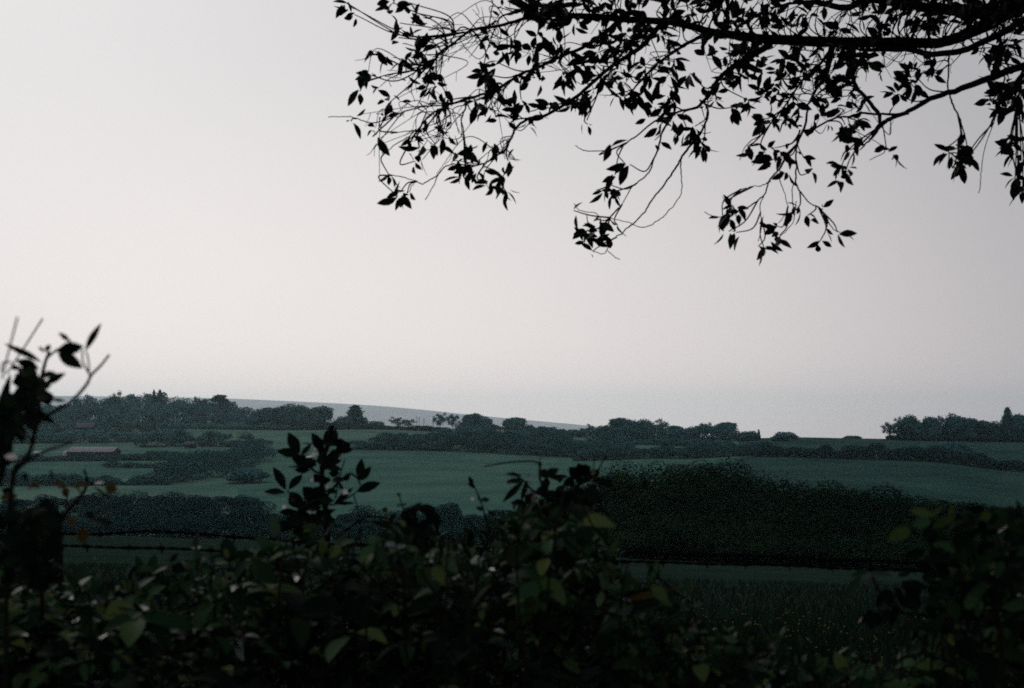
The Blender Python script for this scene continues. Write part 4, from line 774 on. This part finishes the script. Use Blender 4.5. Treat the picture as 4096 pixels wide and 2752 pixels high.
# ------------------------------------------------------------------ haze, sky and light
hz=MB(); lo,hi=-175.0,165.0; S=10000
V=[(x,y,z) for x in(-S,S) for y in(-S,S) for z in(lo,hi)]
hz.add(V,np.array([[0,1,3,2],[4,6,7,5],[0,4,5,1],[2,3,7,6],[0,2,6,4],[1,5,7,3]]))
hm_=bpy.data.materials.new('haze'); hm_.use_nodes=True; nt=hm_.node_tree
for n in list(nt.nodes):
    if n.type=='BSDF_PRINCIPLED': nt.nodes.remove(n)
pv=nt.nodes.new('ShaderNodeVolumePrincipled'); pv.inputs['Color'].default_value=(.74,.94,1.0,1); pv.inputs['Density'].default_value=HAZE; pv.inputs['Anisotropy'].default_value=.78
nt.links.new(pv.outputs['Volume'],nt.nodes['Material Output'].inputs['Volume'])
tag(hz.build('haze',hm_),'thin pale haze over the valley','haze',kind='stuff')

w=bpy.data.worlds.new('World'); scene.world=w; w.use_nodes=True; nt=w.node_tree; N=nt.nodes; L=nt.links
bg=N['Background']; bg.inputs['Strength'].default_value=.1
EL,AZ=radians(32),radians(-28)
sky=N.new('ShaderNodeTexSky'); sky.sky_type='NISHITA'; sky.sun_disc=False; sky.sun_elevation=EL; sky.sun_rotation=AZ; sky.dust_density=4
hs=N.new('ShaderNodeHueSaturation'); hs.inputs['Saturation'].default_value=.25
L.new(sky.outputs['Color'],hs.inputs['Color'])
tc=N.new('ShaderNodeTexCoord'); dp=N.new('ShaderNodeVectorMath'); dp.operation='DOT_PRODUCT'
gd=norm(np.array([sin(radians(-7))*cos(radians(1)),cos(radians(-7))*cos(radians(1)),sin(radians(1))]))
dp.inputs[1].default_value=tuple(gd); nrm_=N.new('ShaderNodeVectorMath'); nrm_.operation='NORMALIZE'
L.new(tc.outputs['Generated'],nrm_.inputs[0]); L.new(nrm_.outputs['Vector'],dp.inputs[0])
rp=N.new('ShaderNodeValToRGB'); rp.color_ramp.interpolation='B_SPLINE'
mr=N.new('ShaderNodeMapRange'); mr.inputs['From Min'].default_value=.75; mr.inputs['From Max'].default_value=1.0
L.new(dp.outputs['Value'],mr.inputs['Value']); L.new(mr.outputs['Result'],rp.inputs['Fac'])
st=[(0,(4.4,4.55,4.9)),(.56,(5.3,5.25,5.4)),(.76,(6.9,6.7,6.8)),(.91,(8.0,7.84,7.82)),(1,(8.7,8.42,8.3))]
el=rp.color_ramp.elements
while len(el)<len(st): el.new(.5)
for e,(p,c) in zip(el,st): e.position=p; e.color=(c[0]/10,c[1]/10,c[2]/10,1)
sc_=N.new('ShaderNodeVectorMath'); sc_.operation='SCALE'; sc_.inputs['Scale'].default_value=10*SKYGAIN
L.new(rp.outputs['Color'],sc_.inputs[0])
sx=N.new('ShaderNodeSeparateXYZ'); L.new(nrm_.outputs['Vector'],sx.inputs['Vector'])
r2=N.new('ShaderNodeValToRGB'); r2.color_ramp.interpolation='B_SPLINE'; m2=N.new('ShaderNodeMapRange'); m2.inputs['From Min'].default_value=-.02; m2.inputs['From Max'].default_value=.25
L.new(sx.outputs['Z'],m2.inputs['Value']); L.new(m2.outputs['Result'],r2.inputs['Fac'])
e2=r2.color_ramp.elements; e2.new(.5)
for e,(p,c) in zip(e2,[(0,(.84,.775,.76)),(.35,(.70,.665,.66)),(1,(.55,.55,.56))]): e.position=p; e.color=(*c,1)
ml=N.new('ShaderNodeVectorMath'); ml.operation='MULTIPLY'; L.new(sc_.outputs['Vector'],ml.inputs[0]); L.new(r2.outputs['Color'],ml.inputs[1])
s3=N.new('ShaderNodeVectorMath'); s3.operation='SCALE'; s3.inputs['Scale'].default_value=1.7; L.new(ml.outputs['Vector'],s3.inputs[0]); sc_=s3
mx=N.new('ShaderNodeMix'); mx.data_type='RGBA'; mx.inputs['Factor'].default_value=.9
L.new(hs.outputs['Color'],mx.inputs['A']); L.new(sc_.outputs['Vector'],mx.inputs['B']); L.new(mx.outputs['Result'],bg.inputs['Color'])
sl=bpy.data.lights.new('sun','SUN'); sl.energy=.5; sl.angle=radians(20); sl.color=(1,.95,.88)
so=bpy.data.objects.new('sun',sl); COL.objects.link(so)
so.rotation_euler=(radians(90)-EL,0,pi-AZ) 
# sun stands ahead and to the left
import mathutils
sd=mathutils.Vector((sin(AZ)*cos(EL),cos(AZ)*cos(EL),sin(EL))); so.rotation_euler=sd.to_track_quat('Z','Y').to_euler(); so.location=(0,0,30)

vs=scene.view_settings; vs.view_transform='Standard'; vs.look='None'; vs.exposure=0; vs.gamma=1; vs.use_curve_mapping=False
scene.cycles.max_bounces=6; scene.cycles.diffuse_bounces=3; scene.cycles.volume_bounces=2; scene.cycles.transmission_bounces=2; scene.cycles.transparent_max_bounces=4
scene.cycles.use_adaptive_sampling=False; scene.cycles.use_denoising=DENOISE; scene.cycles.denoiser='OPENIMAGEDENOISE'; scene.cycles.denoising_input_passes='RGB_ALBEDO_NORMAL'; scene.cycles.denoising_prefilter='ACCURATE'
